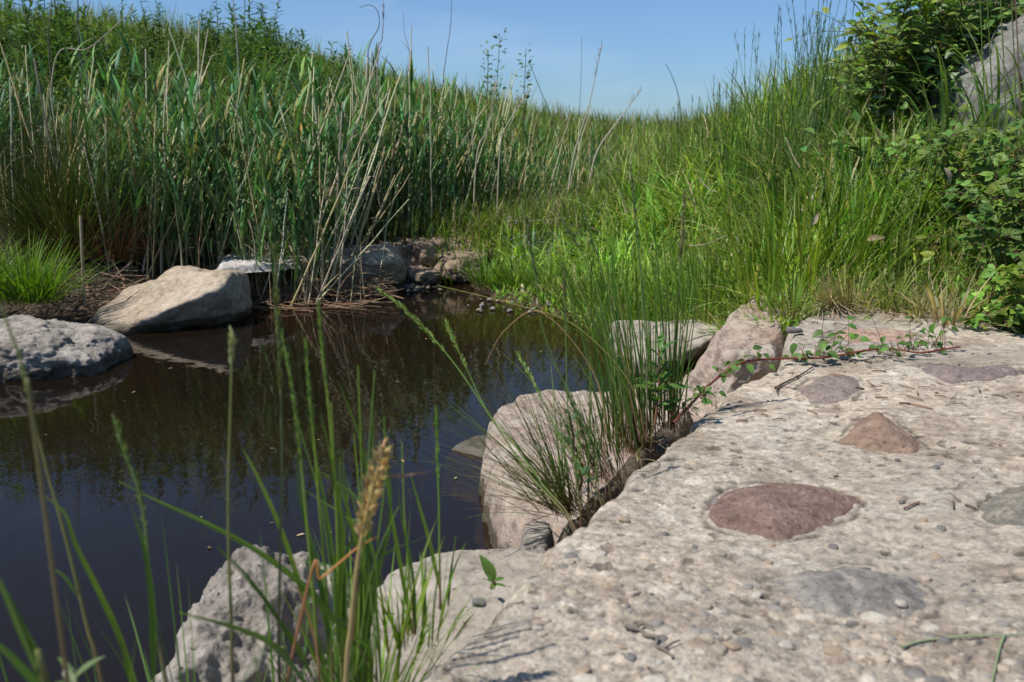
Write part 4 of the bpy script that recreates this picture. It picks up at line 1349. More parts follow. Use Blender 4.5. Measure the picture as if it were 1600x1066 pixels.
# ---- straw heaps, dead leaves, dark root hollow
def straw_heap(name, label, c, n, L_, col, spr, lean=(.7, 1.5), azc=None, azw=3.14, zr=.03, width=(.002, .005)):
    return tuft(name, label, c, n, L_, width, col, lean=lean, bend=(.0, .7), spread=spr, cat='straw heap', mat='straw', basecol=None, azc=azc, azw=azw, K=6)


b = gpos(1295, 3.12)
straw_heap('straw_heap', 'pale fan of dead grass spilling down the bank onto the concrete', b + [0, 0, .11], 220, (.12, .26), (.55, .46, .3), .06, lean=(1.3, 2.3), azc=-1.9, azw=.7)
straw_heap('straw_heap', 'tangled straw hanging over the dark hollow above the blue flowers', gpos(850, 6.4) + [0, 0, .12], 120, (.12, .3), (.34, .27, .17), .15, lean=(.8, 1.9))
straw_heap('straw_heap', 'dead twiggy straw under the bramble at the concrete edge', gpos(1500, 2.85) + [0, 0, .03], 150, (.05, .16), (.34, .26, .18), .12, lean=(.6, 1.5))
straw_heap('straw_heap', 'dry straw among the grass at the waterline below the bright clumps', gpos(900, 4.65) + [0, 0, .02], 100, (.08, .2), (.38, .28, .14), .16, lean=(.4, 1.4))
LD = leaf_template(6, .38, 0, .5, .5, .45)
for k, (px, py, Y, s, el, lab) in enumerate([(1268, 352, 3.3, .045, 1.1, 'curled dead leaf caught on the grass above the straw fan'), (1352, 375, 3.35, .06, .4, 'flat brown dead leaf lying in the bank grass'),
                                            (1475, 262, 3.2, .055, 2.2, 'large torn pale dead leaf hanging in the bramble'), (1505, 772, 1.47, .022, .5, 'small brown dead leaf stuck to the concrete beside the mottled cobble')]):
    p = at(px, py, Y=Y)
    V, Q, C = scatter(LD[0], LD[1], frames(np.array([[.5, -.3, math.tan(el) * .5]]), np.array([[.2, -1, .6]])), [s], np.zeros((1, 3)), np.array([[.42, .34, .24]]) if k in (0, 2) else np.array([[.26, .2, .12]]) if k == 1 else np.array([[.2, .13, .08]]))
    tag(link('dead_leaf', make_mesh('dead_leaf', V, Q, None, C, M['straw']), tuple(p)), lab, 'dead leaf')
# long pale fallen straws on the banks
for k, (a, b_, c, d, Y, lab) in enumerate([(790, 345, 895, 338, 5.6, 'long pale straw bridging the dark hollow above the flowers'), (1092, 278, 1120, 300, 3.9, 'short bright straw in the bank grass'),
                                          (1075, 385, 1135, 368, 3.7, 'pale straw lying slantwise low in the bank grass'), (1228, 215, 1250, 262, 3.7, 'white straw leaning behind the upright grass clump'),
                                          (720, 455, 600, 500, 4.6, 'x')]):
    if lab == 'x': continue
    p0, p1 = at(a, b_, Y=Y), at(c, d, Y=Y - .05)
    mb = MB(); mb.add(*_t(tube(spline([p0, (p0 + p1) / 2 + [0, 0, -.012], p1], 8), .0022, 5, (.40, .33, .22))))
    tag(link('fallen_straw', mb.mesh('fallen_straw', M['straw'], p0), tuple(p0)), lab, 'straw')

# specks floating on the pond
r_ = np.random.default_rng(8)
for k in range(34):
    a, b_ = r_.uniform(60, 880), r_.uniform(480, 640) if k % 3 else r_.uniform(640, 860)
    q = at(a, b_, z=.003)
    if poly_sd(q[:1], q[1:2], POND)[0] < .05: continue
    an = r_.uniform(0, 6.28)
    V, Q, C = scatter(LD[0] * [1, 1, .15], LD[1], frames(np.array([[math.cos(an), math.sin(an), 0.0]]), np.array([[0, 0, 1.0]])), [r_.uniform(.008, .022)], np.zeros((1, 3)), jit((.3, .24, .12), 1, .35, .15, r_))
    tag(link('floating_leaf', make_mesh('floating_leaf', V, Q, None, C, M['straw']), tuple(q)), 'small withered leaf fragment floating on the dark water', 'leaf', 'leaf fragments floating on the pond')

# ------------------------------------------------------------------ shrubs and brambles
LB = leaf_template(7, .42, 0, .3, .22, .42)
LS = leaf_template(11, .68, .11, .25, .3, .38)


def woody(name, label, base, tips, leafT, llen, lcol, nper, trif=False, stemc=(.13, .09, .05), cat='shrub', srad=.005, seed=1, droop=.0, back=None, side=0):
    """shrub: stems running from base to tips, each with side leaves"""
    r = np.random.default_rng(seed)
    base = np.asarray(base, float)
    root = empty(name, tuple(base), label, cat)
    sm, fm = MB(), MB()
    for tip in tips:
        tip = np.asarray(tip, float)
        p0 = base + r.normal(0, .05, 3) * [1, 1, 0]
        L_ = np.linalg.norm(tip - p0)
        mid = (p0 + tip) / 2 + r.normal(0, .08, 3) * L_ + [0, 0, .16 * L_]
        pts = spline([p0, mid, tip], 14)
        sm.add(*_t(tube(pts - base, np.linspace(srad, srad * .3, len(pts)), 5, jit(stemc, 1, .2, .1, r)[0])))
        brs = [pts]
        for q in range(side):
            j = int(r.integers(4, len(pts) - 2)); e = pts[j] + r.normal(0, .13, 3) + [0, 0, .03]
            bp = spline([pts[j], (pts[j] + e) / 2 + [0, 0, .02], e], 7); brs.append(bp)
            sm.add(*_t(tube(bp - base, np.linspace(srad * .4, srad * .2, len(bp)), 4, jit(stemc, 1, .2, .1, r)[0])))
        for bi, bp in enumerate(brs):
            nl = nper if bi == 0 else max(4, nper // 2)
            tt = np.linspace(.3 if bi == 0 else .2, 1, nl)
            K = len(bp)
            loc = np.stack([np.interp(tt * (K - 1), np.arange(K), bp[:, j]) for j in range(3)], -1) + r.normal(0, .008, (nl, 3))
            ax = bp[-1] - bp[0]; ax /= np.linalg.norm(ax)
            a = np.arange(nl) * 2.4 + r.normal(0, .4, nl)
            d = np.stack([np.cos(a), np.sin(a) * .8 - .25, r.uniform(-.35, .5, nl) - droop], -1) + ax * .4
            d /= np.linalg.norm(d, axis=1)[:, None]
            up = np.tile([[-.25, -.35, 1.0]], (nl, 1)) + r.normal(0, .38, (nl, 3))
            col = jit(lcol, nl, .28, .14, r); yl = r.random(nl) < .03; col[yl] = col[yl] * [1.6, 1.15, .9]
            if back is not None:
                fl = r.random(nl) < .10
                col[fl] = jit(back, int(fl.sum()), .15, .05, r) if fl.any() else col[fl]
            sc = llen * r.uniform(.4, 1.2, nl)
            if trif:
                st = sc * .5
                c0 = loc + d * st[:, None]
                for q in range(nl): sm.add(*_t(tube([loc[q] - base, (loc[q] + c0[q]) / 2 - base + [0, 0, .003], c0[q] - base], .0009, 3, (.16, .14, .06))))
                R0 = frames(d, up)
                for ang, ss in ((0, 1.0), (1.15, .78), (-1.15, .78)):
                    dd = R0[:, :, 0] * math.cos(ang) + R0[:, :, 1] * math.sin(ang) - np.array([0, 0, .12])
                    V, Q, C = scatter(leafT[0], leafT[1], frames(dd, R0[:, :, 2]), sc * ss, c0 - base, col * r.uniform(.9, 1.1, (nl, 1)))
                    fm.add(V, Q, None, C)
            else:
                V, Q, C = scatter(leafT[0], leafT[1], frames(d, up), sc, loc - base, col)
                fm.add(V, Q, None, C)
    link('stems' if False else 'stem', sm.mesh('stem', M['stem']), parent=root)
    link('foliage', fm.mesh('foliage', M['leaf']), parent=root)
    return root


r2 = np.random.default_rng(5)
def tips_px(n, poly, Yr):
    pp = np.array(poly, float)
    o_ = []
    while len(o_) < n:
        a, b = r2.uniform(pp[:, 0].min(), pp[:, 0].max()), r2.uniform(pp[:, 1].min(), pp[:, 1].max())
        if poly_sd(np.array([a]), np.array([b]), pp)[0] > 0: o_.append(at(a, b, Y=r2.uniform(*Yr)))
    return o_


woody('leafy_shrub', 'dense shrub of broad green leaves with pale undersides behind the grey boulder', gpos(1450, 5.1),
      tips_px(105, [(1275, 130), (1330, 60), (1370, 0), (1480, -90), (1700, -140), (1700, 60), (1560, 50), (1500, 110), (1460, 190), (1330, 205)], (4.45, 5.6)), LB, .085, (.125, .215, .04), 13, cat='shrub', srad=.007, seed=3, back=(.30, .38, .24), side=4)
woody('leafy_shrub', 'yellow-tipped shrub branches sticking out into the sky over the tall grass clump', gpos(1400, 4.9),
      tips_px(26, [(1270, 100), (1290, 40), (1380, 10), (1450, -40), (1440, 60), (1330, 120)], (4.5, 5.0)), LB, .062, (.17, .25, .04), 11, cat='shrub', srad=.005, seed=4, side=3)
woody('leafy_shrub', 'low broad-leaved plant hidden in grass between the shrub and the bramble', gpos(1370, 4.1),
      tips_px(30, [(1280, 200), (1500, 190), (1520, 300), (1300, 290)], (3.9, 4.3)), LB, .06, (.12, .22, .04), 9, cat='shrub', srad=.004, seed=6, side=2)
woody('bramble_bush', 'large bramble bush of serrated three-part leaves at the picture edge', gpos(1600, 3.25),
      tips_px(58, [(1500, 340), (1510, 240), (1570, 215), (1720, 200), (1760, 480), (1600, 510), (1520, 460)], (2.85, 3.35)), LS, .04, (.115, .2, .035), 9, trif=True, stemc=(.16, .08, .05), cat='bramble', srad=.003, seed=7, side=2)
woody('bramble_bush', 'low bramble shoots hanging over the concrete at the foot of the bramble bush', gpos(1550, 2.95),
      tips_px(18, [(1490, 430), (1540, 400), (1640, 420), (1640, 525), (1520, 525), (1490, 480)], (2.65, 2.85)), LS, .038, (.15, .26, .035), 8, trif=True, stemc=(.2, .08, .05), cat='bramble', srad=.0025, seed=8, side=1)
woody('bramble_bush', 'bramble shoots climbing through the grass in front of the grey boulder', gpos(1500, 3.7),
      tips_px(34, [(1380, 250), (1440, 200), (1620, 200), (1640, 290), (1480, 320), (1400, 300)], (3.3, 3.7)), LS, .04, (.12, .21, .035), 8, trif=True, stemc=(.16, .1, .05), cat='bramble', srad=.003, seed=9, side=1)
# arching broad grass blades in front of the grey boulder
for k, (px, lab) in enumerate([(1530, 'broad arching grass blades in front of the middle of the grey boulder'), (1590, 'broad arching grass blades at the picture edge before the grey boulder'), (1460, 'pale arching grass blades beside the foot of the grey boulder')]):
    tuft('broad_grass', lab, gpos(px, 3.9), 22, (.4, .75), (.009, .016), (.14, .22, .06), lean=(.0, .3), bend=(.8, 2.2), spread=.08, pw=2.2, K=10, cat='grass clump', seed=60 + k)
for k, px in enumerate([1527, 1541, 1560, 1575, 1583]):
    b = gpos(px, 3.5); tip = at(px + [3, 0, 2, 4, 2][k], -30, Y=3.45)
    P3 = spline([b, (b + tip) / 2 + [.01, 0, 0], tip], 10) - b
    mb = MB(); mb.add(*_t(tube(P3, np.linspace(.003, .002, len(P3)), 5, [(.12, .2, .04), (.1, .17, .03), (.15, .2, .05), (.14, .17, .06), (.2, .12, .08)][k])))
    tag(link('tall_grass', mb.mesh('tall_grass', M['stem']), tuple(b)), 'tall thin grass stem crossing the grey boulder', 'grass stem', 'tall thin stems before the grey boulder')

# saplings against the sky
for k, (px, ptop, Y, lab) in enumerate([(778, 58, 7.6, 'tallest slender leafy sprig on the skyline'), (765, 78, 7.7, 'leaning leafy sprig just beside the tallest one on the skyline'), (822, 75, 7.4, 'lone leafy sprig a little down the slope from the pair')]):
    b = gpos(px, Y); top = at(px + [3, -2, 0][k], ptop, Y=Y)
    r = np.random.default_rng(60 + k)
    root = empty('leafy_sprig', tuple(b), lab, 'sapling')
    pts = spline([b, (b + top) / 2 + [r.normal(0, .02), 0, 0], top], 10) - b
    mb = MB(); mb.add(*_t(tube(pts, np.linspace(.006, .002, len(pts)), 5, (.13, .13, .07))))
    link('stem', mb.mesh('stem', M['stem']), parent=root)
    nl = 90; tt = r.uniform(.35, 1, nl)
    loc = np.stack([np.interp(tt * (len(pts) - 1), np.arange(len(pts)), pts[:, j]) for j in range(3)], -1)
    a = r.uniform(0, 6.28, nl)
    d = np.stack([np.cos(a), np.sin(a), r.uniform(.0, 1.2, nl)], -1)
    off = d * r.uniform(.0, .05, nl)[:, None]
    V, Q, C = scatter(LB[0], LB[1], frames(d, np.tile([[0, 0, 1.0]], (nl, 1)) + r.normal(0, .4, (nl, 3))), r.uniform(.03, .05, nl), loc + off, jit((.11, .19, .06), nl, .2))
    link('foliage', make_mesh('foliage', V, Q, None, C, M['leaf']), parent=root)
# bare tall stems on the skyline
BARE = [([(575, 110), (578, 70), (592, 42), (590, 18), (578, 8), (562, 12)], 6.6, .004, (.12, .1, .08), 'bare hooked twig curling over above the ridge'),
        ([(692, 150), (697, 90), (704, 40), (706, -10)], 6.2, .0032, (.14, .12, .1), 'tall straight dark stem above the middle of the reeds'),
        ([(634, 150), (640, 90), (632, 50), (630, 20)], 6.2, .003, (.35, .31, .26), 'tall faint dead stem between hooked twig and dark stem'),
        ([(905, 190), (908, 120), (909, 57)], 7.5, .003, (.25, .22, .2), 'thin bare stem alone against the sky over the slope'),
        ([(1065, 205), (1060, 150), (1048, 115), (1040, 100)], 6.6, .004, (.2, .17, .16), 'bent bare twig over the low gap in the skyline'),
        ([(895, 250), (920, 165), (940, 70)], 6.6, .0055, (.52, .46, .38), 'long pale dead reed leaning away over the slope'),
        ([(930, 245), (965, 190), (1001, 142)], 6.8, .006, (.52, .46, .38), 'pale dead reed leaning low beside the gap'),
        ([(590, 100), (597, 60), (600, 8)], 6.0, .005, (.36, .27, .22), 'tall brown dead stem reaching up to the cloud'),
        ([(370, 60), (366, 20), (362, -30)], 6.0, .005, (.45, .4, .33), 'tall pale dead stem leaving the top of the picture'),
        ([(85, 100), (140, 75), (212, 12)], 5.6, .0045, (.4, .34, .26), 'dead reed broken over diagonally above the sedge tussock'),
        ([(76, 70), (79, 30), (82, -20)], 6.2, .005, (.17, .13, .1), 'dark brown dead stem standing in the thicket by the picture edge'),
        ([(123, 60), (122, 20), (122, -30)], 6.4, .006, (.1, .09, .08), 'black dead stem above the thicket ridge'),
        ([(780, 250), (790, 200), (830, 140)], 5.9, .005, (.5, .43, .32), 'straw-coloured dead reed leaning over the green slope'),
        ([(745, 245), (762, 200), (775, 130)], 5.9, .005, (.5, .43, .32), 'straw-coloured dead reed standing steeply beside the leaning one')]
for pts, Y, rad, c, lab in BARE:
    W3 = [at(a, b_, Y=Y) for a, b_ in pts]
    g0 = W3[0].copy(); g0[2] = min(float(H(g0[0], g0[1])[0]) - .02, g0[2] - .02)
    g0[0] += (W3[0][0] - W3[1][0]) * .5
    P3 = spline([g0] + W3, 22)
    mb = MB(); mb.add(*_t(tube(P3 - g0, np.linspace(rad, rad * .45, len(P3)), 5, c)))
    if 'pale dead' in lab or 'straw' in lab or 'brown dead stem reaching' in lab:
        r = np.random.default_rng(int(pts[0][0])); nb = 26; tt = r.uniform(.84, 1, nb) * (len(P3) - 1)
        loc = np.stack([np.interp(tt, np.arange(len(P3)), (P3 - g0)[:, j]) for j in range(3)], -1)
        mb.add(*_t(ribbons(loc, r.uniform(.02, .07, nb), r.uniform(0, 6.28, nb), r.uniform(.1, .6, nb), .3, .004, 2, col=np.tile(np.array(c), (nb, 1)))))
    tag(link('bare_stem', mb.mesh('bare_stem', M['bark']), tuple(g0)), lab, 'dead stem')

# bramble runner across the concrete
RUN = [(1052, 655), (1085, 610), (1120, 580), (1160, 560), (1215, 553), (1290, 549), (1360, 545), (1405, 535), (1440, 545), (1500, 540)]
W3 = []
for a, b_ in RUN:
    q = at(a, b_, z=.325); q[2] = slab_top(q[0], q[1]) + .012 + .012 * abs(math.sin(a * .02)); W3.append(q)
P3 = spline(W3, 50)
o0 = W3[4]
root = empty('bramble_runner', tuple(o0), 'red bramble runner with leaf sprays creeping over the concrete corner', 'bramble')
r = np.random.default_rng(17)
fm, sm = MB(), MB()
sm.add(*_t(tube(P3 - o0, np.linspace(.0032, .0022, len(P3)), 6, (.2, .055, .035))))
for (a, b_, n_, s, hh) in [(1285, 545, 15, .032, .05), (1255, 550, 7, .028, .03), (1310, 540, 8, .03, .045), (1165, 560, 7, .024, .03), (1190, 556, 4, .024, .025), (1095, 605, 10, .02, .03), (1130, 575, 9, .02, .02), (1080, 630, 8, .024, .03),
                           (1390, 540, 9, .026, .03), (1430, 535, 16, .022, .04), (1465, 530, 18, .022, .045), (1400, 548, 8, .02, .02)]:
    c0 = at(a, b_, z=.325)
    for q in range(n_):
        off = np.array([r.normal(0, .022), r.normal(0, .018), abs(r.normal(0, hh)) + .004])
        st = c0 + [r.normal(0, .015), 0, 0]; st[2] = slab_top(st[0], st[1]) + .012
        e = np.array([c0[0] + off[0], c0[1] + off[1], st[2] + off[2] * .8])
        sm.add(*_t(tube([st - o0, (st + e) / 2 - o0 + [0, 0, .004], e - o0], .0009, 3, (.2, .12, .05))))
        d = np.array([[off[0] * 20 + r.normal(0, .5), off[1] * 14 - .3, r.uniform(-.5, .3)]])
        V, Q, C = scatter(LS[0], LS[1], frames(d, np.array([[-.2, -.3, 1.0]]) + r.normal(0, .3, (1, 3))), [s * r.uniform(.6, 1.1)], (e - o0)[None], jit((.085, .17, .03), 1, .25, .1, r))
        fm.add(V, Q, None, C)
link('foliage', fm.mesh('foliage', M['leaf']), parent=root)

link('stem', sm.mesh('stem', M['stem']), parent=root)

# twigs and cut stems lying on the concrete
def lying(name, label, cat, pts, rad, col, z=.305, mat='bark', branches=()):
    W3 = []
    for a, b_ in pts:
        q = at(a, b_, z=z); q[2] = slab_top(q[0], q[1]) + rad * 1.1 + .002; W3.append(q)
    P3 = spline(W3, 26)
    P3 += (fbm(P3 * 110, 3, 3) * rad * 1.5)[:, None] * np.array([1, 1, .5]) if mat == 'bark' else 0
    mb = MB(); mb.add(*_t(tube(P3 - P3[0], np.linspace(rad, rad * .6, len(P3)), 7, col)))
    for br in branches:
        B3 = []
        for a, b_ in br:
            q = at(a, b_, z=z); q[2] = slab_top(q[0], q[1]) + rad * .8 + .003; B3.append(q)
        B3 = spline(B3, 12); mb.add(*_t(tube(B3 - P3[0], np.linspace(rad * .7, rad * .4, len(B3)), 6, col)))
    return tag(link(name, mb.mesh(name, M[mat], None), tuple(P3[0])), label, cat)


lying('twig', 'forked brown twig lying near the bottom of the concrete', 'twig', [(975, 988), (1003, 993), (1022, 1012), (1045, 1030), (1050, 1042)], .0026, (.17, .14, .115), branches=[[(1040, 1026), (1050, 1018), (1062, 1014)], [(990, 990), (1005, 984), (1020, 988)]])
lying('twig', 'thin dark twig pointing from the purple cobble to the bramble runner', 'twig', [(1214, 598), (1228, 590), (1248, 582), (1270, 569)], .0028, (.13, .09, .065), branches=[[(1220, 594), (1214, 601), (1216, 606)]])
lying('cut_stem', 'long pale green cut stem lying across the lower corner of the concrete', 'stem', [(1408, 1020), (1440, 1010), (1500, 1003), (1570, 999), (1640, 992)], .0016, (.26, .32, .17), mat='stem')
lying('cut_stem', 'short green cut stem running down from the long one to the picture edge', 'stem', [(1568, 1000), (1560, 1025), (1548, 1080)], .0015, (.22, .29, .14), mat='stem')
lying('dry_grass', 'thin curled dry grass loop on the concrete beside the rush tuft', 'dry grass', [(975, 722), (1000, 712), (1025, 714), (1030, 722), (1012, 730), (985, 728)], .0011, (.2, .16, .09))
r_ = np.random.default_rng(5)
for k in range(46):
    cx_, cy_ = [(1385, 610), (1440, 620), (1270, 470), (1360, 560), (1475, 600), (1200, 640), (1500, 780)][k % 7]
    a, b_ = cx_ + r_.normal(0, 32), cy_ + r_.normal(0, 9)
    if b_ < 498: b_ = 505
    q = at(a, b_, z=.305); q[2] = slab_top(q[0], q[1]) + .003
    d = r_.normal(0, 1, 3) * [1, 1, .15]; d *= r_.uniform(.006, .022) / np.linalg.norm(d)
    mb = MB(); mb.add(*_t(tube([-d, d * .1 + [0, 0, .001], d], r_.uniform(.0008, .002), 4, jit((.2, .14, .1), 1, .35)[0])))
    tag(link('debris_stick', mb.mesh('debris_stick', M['bark']), tuple(q)), 'tiny dry stick fragment lying on the concrete', 'debris', 'dry fragments scattered on the concrete')

# ------------------------------------------------------------------ tufts on the concrete edge
def edge_tuft(name, label, px, py, z, n, groups, seed, cat='grass tuft', heads=()):
    """groups: (count, length range, width range, colour, azimuth centre, azimuth half width, lean range, bend range)"""
    b = at(px, py, z=z)
    root = empty(name, tuple(b), label, cat)
    r = np.random.default_rng(seed)
    mb = MB()
    for (cn, lr, wr, col, ac, aw, le, be, sp) in groups:
        az = ac + r.uniform(-aw, aw, cn)
        bb = np.stack([r.normal(0, sp, cn), r.normal(0, sp * .8, cn), np.full(cn, -.02)], -1)
        mb.add(*_t(ribbons(bb, r.uniform(*lr, cn), az, r.uniform(*le, cn), r.uniform(*be, cn), r.uniform(*wr, cn), 9, pw=1.5, col=jit(col, cn, .22, .12, r), basecol=(.16, .09, .04), fold=.4, tw=r.uniform(-.6, .6, cn))))
    link('blades', mb.mesh('blades', M['grass']), parent=root).name = 'blade_mass'
    return root, b


G1 = (.09, .18, .04)
G2 = (.13, .19, .03)
edge_tuft('rush_tuft', 'tall dense upright rush tuft growing from the crack at the concrete edge', 992, 690, .235, 0,
          [(62, (.26, .50), (.0032, .0058), (.115, .22, .05), math.pi, 1.2, (.0, .38), (.0, .35), .026),
           (30, (.2, .38), (.003, .005), (.17, .26, .05), math.pi, 1.6, (.0, .5), (.1, .6), .03),
           (40, (.04, .16), (.0018, .003), (.45, .36, .2), math.pi, 2.2, (.4, 1.5), (-.2, .6), .035),
           (20, (.3, .5), (.002, .003), (.38, .32, .13), math.pi, 1.4, (.1, .5), (.1, .5), .03)], 41)
edge_tuft('rush_tuft', 'sparser upright rush tuft with brown stalk bases beside the leafy weed', 1045, 655, .28, 0,
          [(26, (.28, .46), (.003, .005), (.11, .2, .045), 1.2, 3.1, (.0, .15), (-.1, .25), .014),
           (14, (.12, .25), (.002, .004), (.12, .15, .04), math.pi, 2.5, (.1, .5), (.1, .6), .014),
           (22, (.04, .12), (.0018, .003), (.42, .33, .19), math.pi, 2.8, (.5, 1.5), (-.2, .6), .025)], 42)
edge_tuft('arching_tuft', 'arching grass tuft with dark brown bases fanning out over the flat pinkish rock', 895, 785, .24, 0,
          [(75, (.15, .34), (.002, .0042), (.09, .14, .03), math.pi, .9, (.15, 1.25), (-.1, .5), .02),
           (50, (.14, .3), (.002, .004), (.13, .19, .04), math.pi * .9, 1.4, (.0, .9), (.0, .6), .022),
           (30, (.1, .26), (.0018, .003), (.16, .08, .05), math.pi, 1.2, (.3, 1.4), (-.2, .4), .02),
           (16, (.08, .2), (.0018, .003), (.42, .34, .16), math.pi, 1.3, (.6, 1.5), (-.2, .4), .02)], 43)
edge_tuft('arching_tuft', 'middle grass tuft between the arching tuft and the tall rush tuft', 945, 735, .25, 0,
          [(70, (.16, .36), (.002, .004), (.1, .16, .035), math.pi * .95, 1.1, (.05, .9), (-.1, .5), .02),
           (24, (.1, .24), (.0018, .003), (.16, .09, .05), math.pi, 1.1, (.3, 1.3), (-.1, .4), .018)], 44)


def stalk(name, label, pts, Y, rad, col, leaves=(), head=None, cat='grass stalk', base_z=None, group=None, basecol=(.16, .08, .06)):
    """flowering grass stalk following picture points; Y = (depth at base, depth at tip); root goes down to the ground"""
    k = len(pts)
    Ys = np.interp(np.arange(k), [0, k - 1], Y)
    W3 = [at(a, b_, Y=y) for (a, b_), y in zip(pts, Ys)]
    g0 = W3[0].copy()
    gz = max(float(H(g0[0], g0[1])[0]), -.05) if base_z is None else base_z
    if g0[2] > gz + .02:
        dv = (W3[0] - W3[1]); g0 = W3[0] + dv / max(-dv[2], .03) * (W3[0][2] - gz) * .6
        g0[2] = gz - .01
        W3 = [g0] + W3
    P3 = spline(W3, 30)
    root = empty(name, tuple(g0), label, cat, group)
    t = np.linspace(0, 1, len(P3))[:, None]
    cs = np.array(basecol) * np.clip(1 - t * 2.5, 0, 1) + np.array(col) * (1 - np.clip(1 - t * 2.5, 0, 1))
    mb = MB(); mb.add(*_t(tube(P3 - g0, np.linspace(rad, rad * .45, len(P3)), 6, cs)))
    link('stem', mb.mesh('stem', M['stem']), parent=root)
    for lv in leaves:   # (points, Y0, Y1, width, colour)
        lp, y0, y1, wd, lc = lv
        L3 = [at(a, b_, Y=y) for (a, b_), y in zip(lp, np.linspace(y0, y1, len(lp)))]
        LP = spline(L3, 18)
        mb = MB(); mb.add(*_t(ribbon_along(LP - g0, wd, (1, .25, .1), lc)))
        link('leaf', mb.mesh('leaf', M['grass']), parent=root)
    if head:
        h0, spread, hc, nb, bl = head   # fraction where it starts, spread, colour, spikelets
        r = np.random.default_rng(int(abs(pts[0][0]) * 7 + 3))
        tt = r.uniform(h0, 1, nb); K = len(P3)
        loc = np.stack([np.interp(tt * (K - 1), np.arange(K), P3[:, j]) for j in range(3)], -1) - g0
        ax = P3[-1] - P3[int(h0 * (K - 1))]; ax /= np.linalg.norm(ax)
        a = r.uniform(0, 6.28, nb)
        d = ax * 1.0 + np.stack([np.cos(a), np.sin(a), r.normal(0, .3, nb)], -1) * spread
        taper = np.sin(np.pi * np.clip((tt - h0) / (1 - h0), .08, .95)) ** .5
        loc = loc + np.stack([np.cos(a), np.sin(a), 0 * a], -1) * (spread * .006 * taper)[:, None]
        V, Q, C = scatter(LT1[0], LT1[1], frames(d, r.normal(0, 1, (nb, 3))), bl * r.uniform(.7, 1.2, nb), loc, jit(hc, nb, .2, .1, r))
        link('seed_head', make_mesh('seed_head', V, Q, None, C, M['grass']), parent=root)
    return root


# flower stalks of the edge tufts
hg = (.2, .28, .06)
stalk('flowering_stalk', 'longest flowering stalk arching from the tuft out over the pond', [(880, 800), (830, 745), (772, 660), (715, 575), (655, 505), (590, 450)], (1.42, 1.6), .0017, (.13, .21, .04), head=(.74, .35, hg, 120, .011), base_z=.24)
stalk('flowering_stalk', 'flowering stalk rising below the longest one over the pond', [(885, 800), (850, 760), (800, 690), (760, 640), (720, 555), (695, 500)], (1.42, 1.62), .0015, (.12, .2, .04), head=(.8, .3, hg, 80, .01), base_z=.24)
stalk('flowering_stalk', 'short green-headed stalk in front of the dark water beside the flat pinkish rock', [(930, 765), (880, 690), (840, 610), (808, 550)], (1.48, 1.6), .0015, (.12, .2, .04), head=(.72, .3, (.22, .32, .08), 60, .009), base_z=.25)
stalk('flowering_stalk', 'dark narrow-headed stalk rising from the middle tuft', [(945, 740), (900, 640), (850, 520), (835, 420), (822, 340)], (1.55, 1.6), .0017, (.09, .15, .04), head=(.78, .22, (.12, .15, .06), 90, .01), base_z=.25)
stalk('flowering_stalk', 'straight stalk with brownish spike in front of the muddy point', [(905, 780), (888, 650), (884, 520), (880, 420)], (1.46, 1.5), .0016, (.11, .17, .04), head=(.78, .2, (.15, .18, .07), 80, .01), base_z=.25)
stalk('flowering_stalk', 'tall stalk with open brownish head over the bright bank beside the rush tuft', [(1050, 650), (1055, 540), (1062, 420), (1070, 300)], (1.9, 1.95), .002, (.13, .18, .05), head=(.72, .3, (.2, .2, .1), 120, .012), base_z=.28)
stalk('flowering_stalk', 'tall straight stalk from the rush tuft with a thin dark head', [(1010, 690), (1010, 560), (1000, 420), (985, 260)], (1.75, 1.85), .0018, (.08, .14, .04), head=(.78, .18, (.13, .15, .07), 90, .01), base_z=.27)
stalk('flowering_stalk', 'stalk bending away from the rush tuft towards the slope', [(985, 695), (960, 560), (925, 430), (870, 330)], (1.75, 1.85), .0016, (.09, .16, .04), head=(.8, .2, (.15, .19, .07), 80, .01), base_z=.27)
stalk('flowering_stalk', 'very tall thin dark stalk reaching from the rush tuft up to the sky', [(1000, 690), (955, 480), (890, 260), (828, 100)], (1.75, 1.95), .0014, (.05, .1, .03), base_z=.27)
stalk('dry_stalk', 'reddish dry stalk lying over the water from the middle tuft', [(945, 740), (935, 600), (850, 490), (790, 515), (758, 570)], (1.55, 1.6), .0011, (.36, .22, .11), base_z=.25)
stalk('dry_stalk', 'yellow stalk stretching level over the inlet to the rush tuft', [(1010, 690), (985, 600), (900, 510), (800, 475), (683, 446)], (1.75, 1.8), .0013, (.28, .27, .06), base_z=.27)

# silt and old roots filling the crack between rocks and concrete
M['silt'] = rock_mat('crack_silt', (.10, .075, .05), (.19, .15, .105), (.32, .26, .19), 22, 140, 1.0, wet=False, seed=40)
o = patch('silt', pxpoly([(835, 845), (868, 808), (905, 778), (942, 732), (985, 692), (1028, 655), (1068, 630), (1090, 640), (1060, 700), (960, 770), (900, 840), (850, 860)], .22), .215, .09, .004, M['silt'], edge=.03, seed=61, wob=.010, bumps=(.01, 12), fine=(.004, 50), power=1.8)
tag(o, 'dark silt packed into the crack between the pinkish flat rock and the concrete', 'silt', kind='stuff')

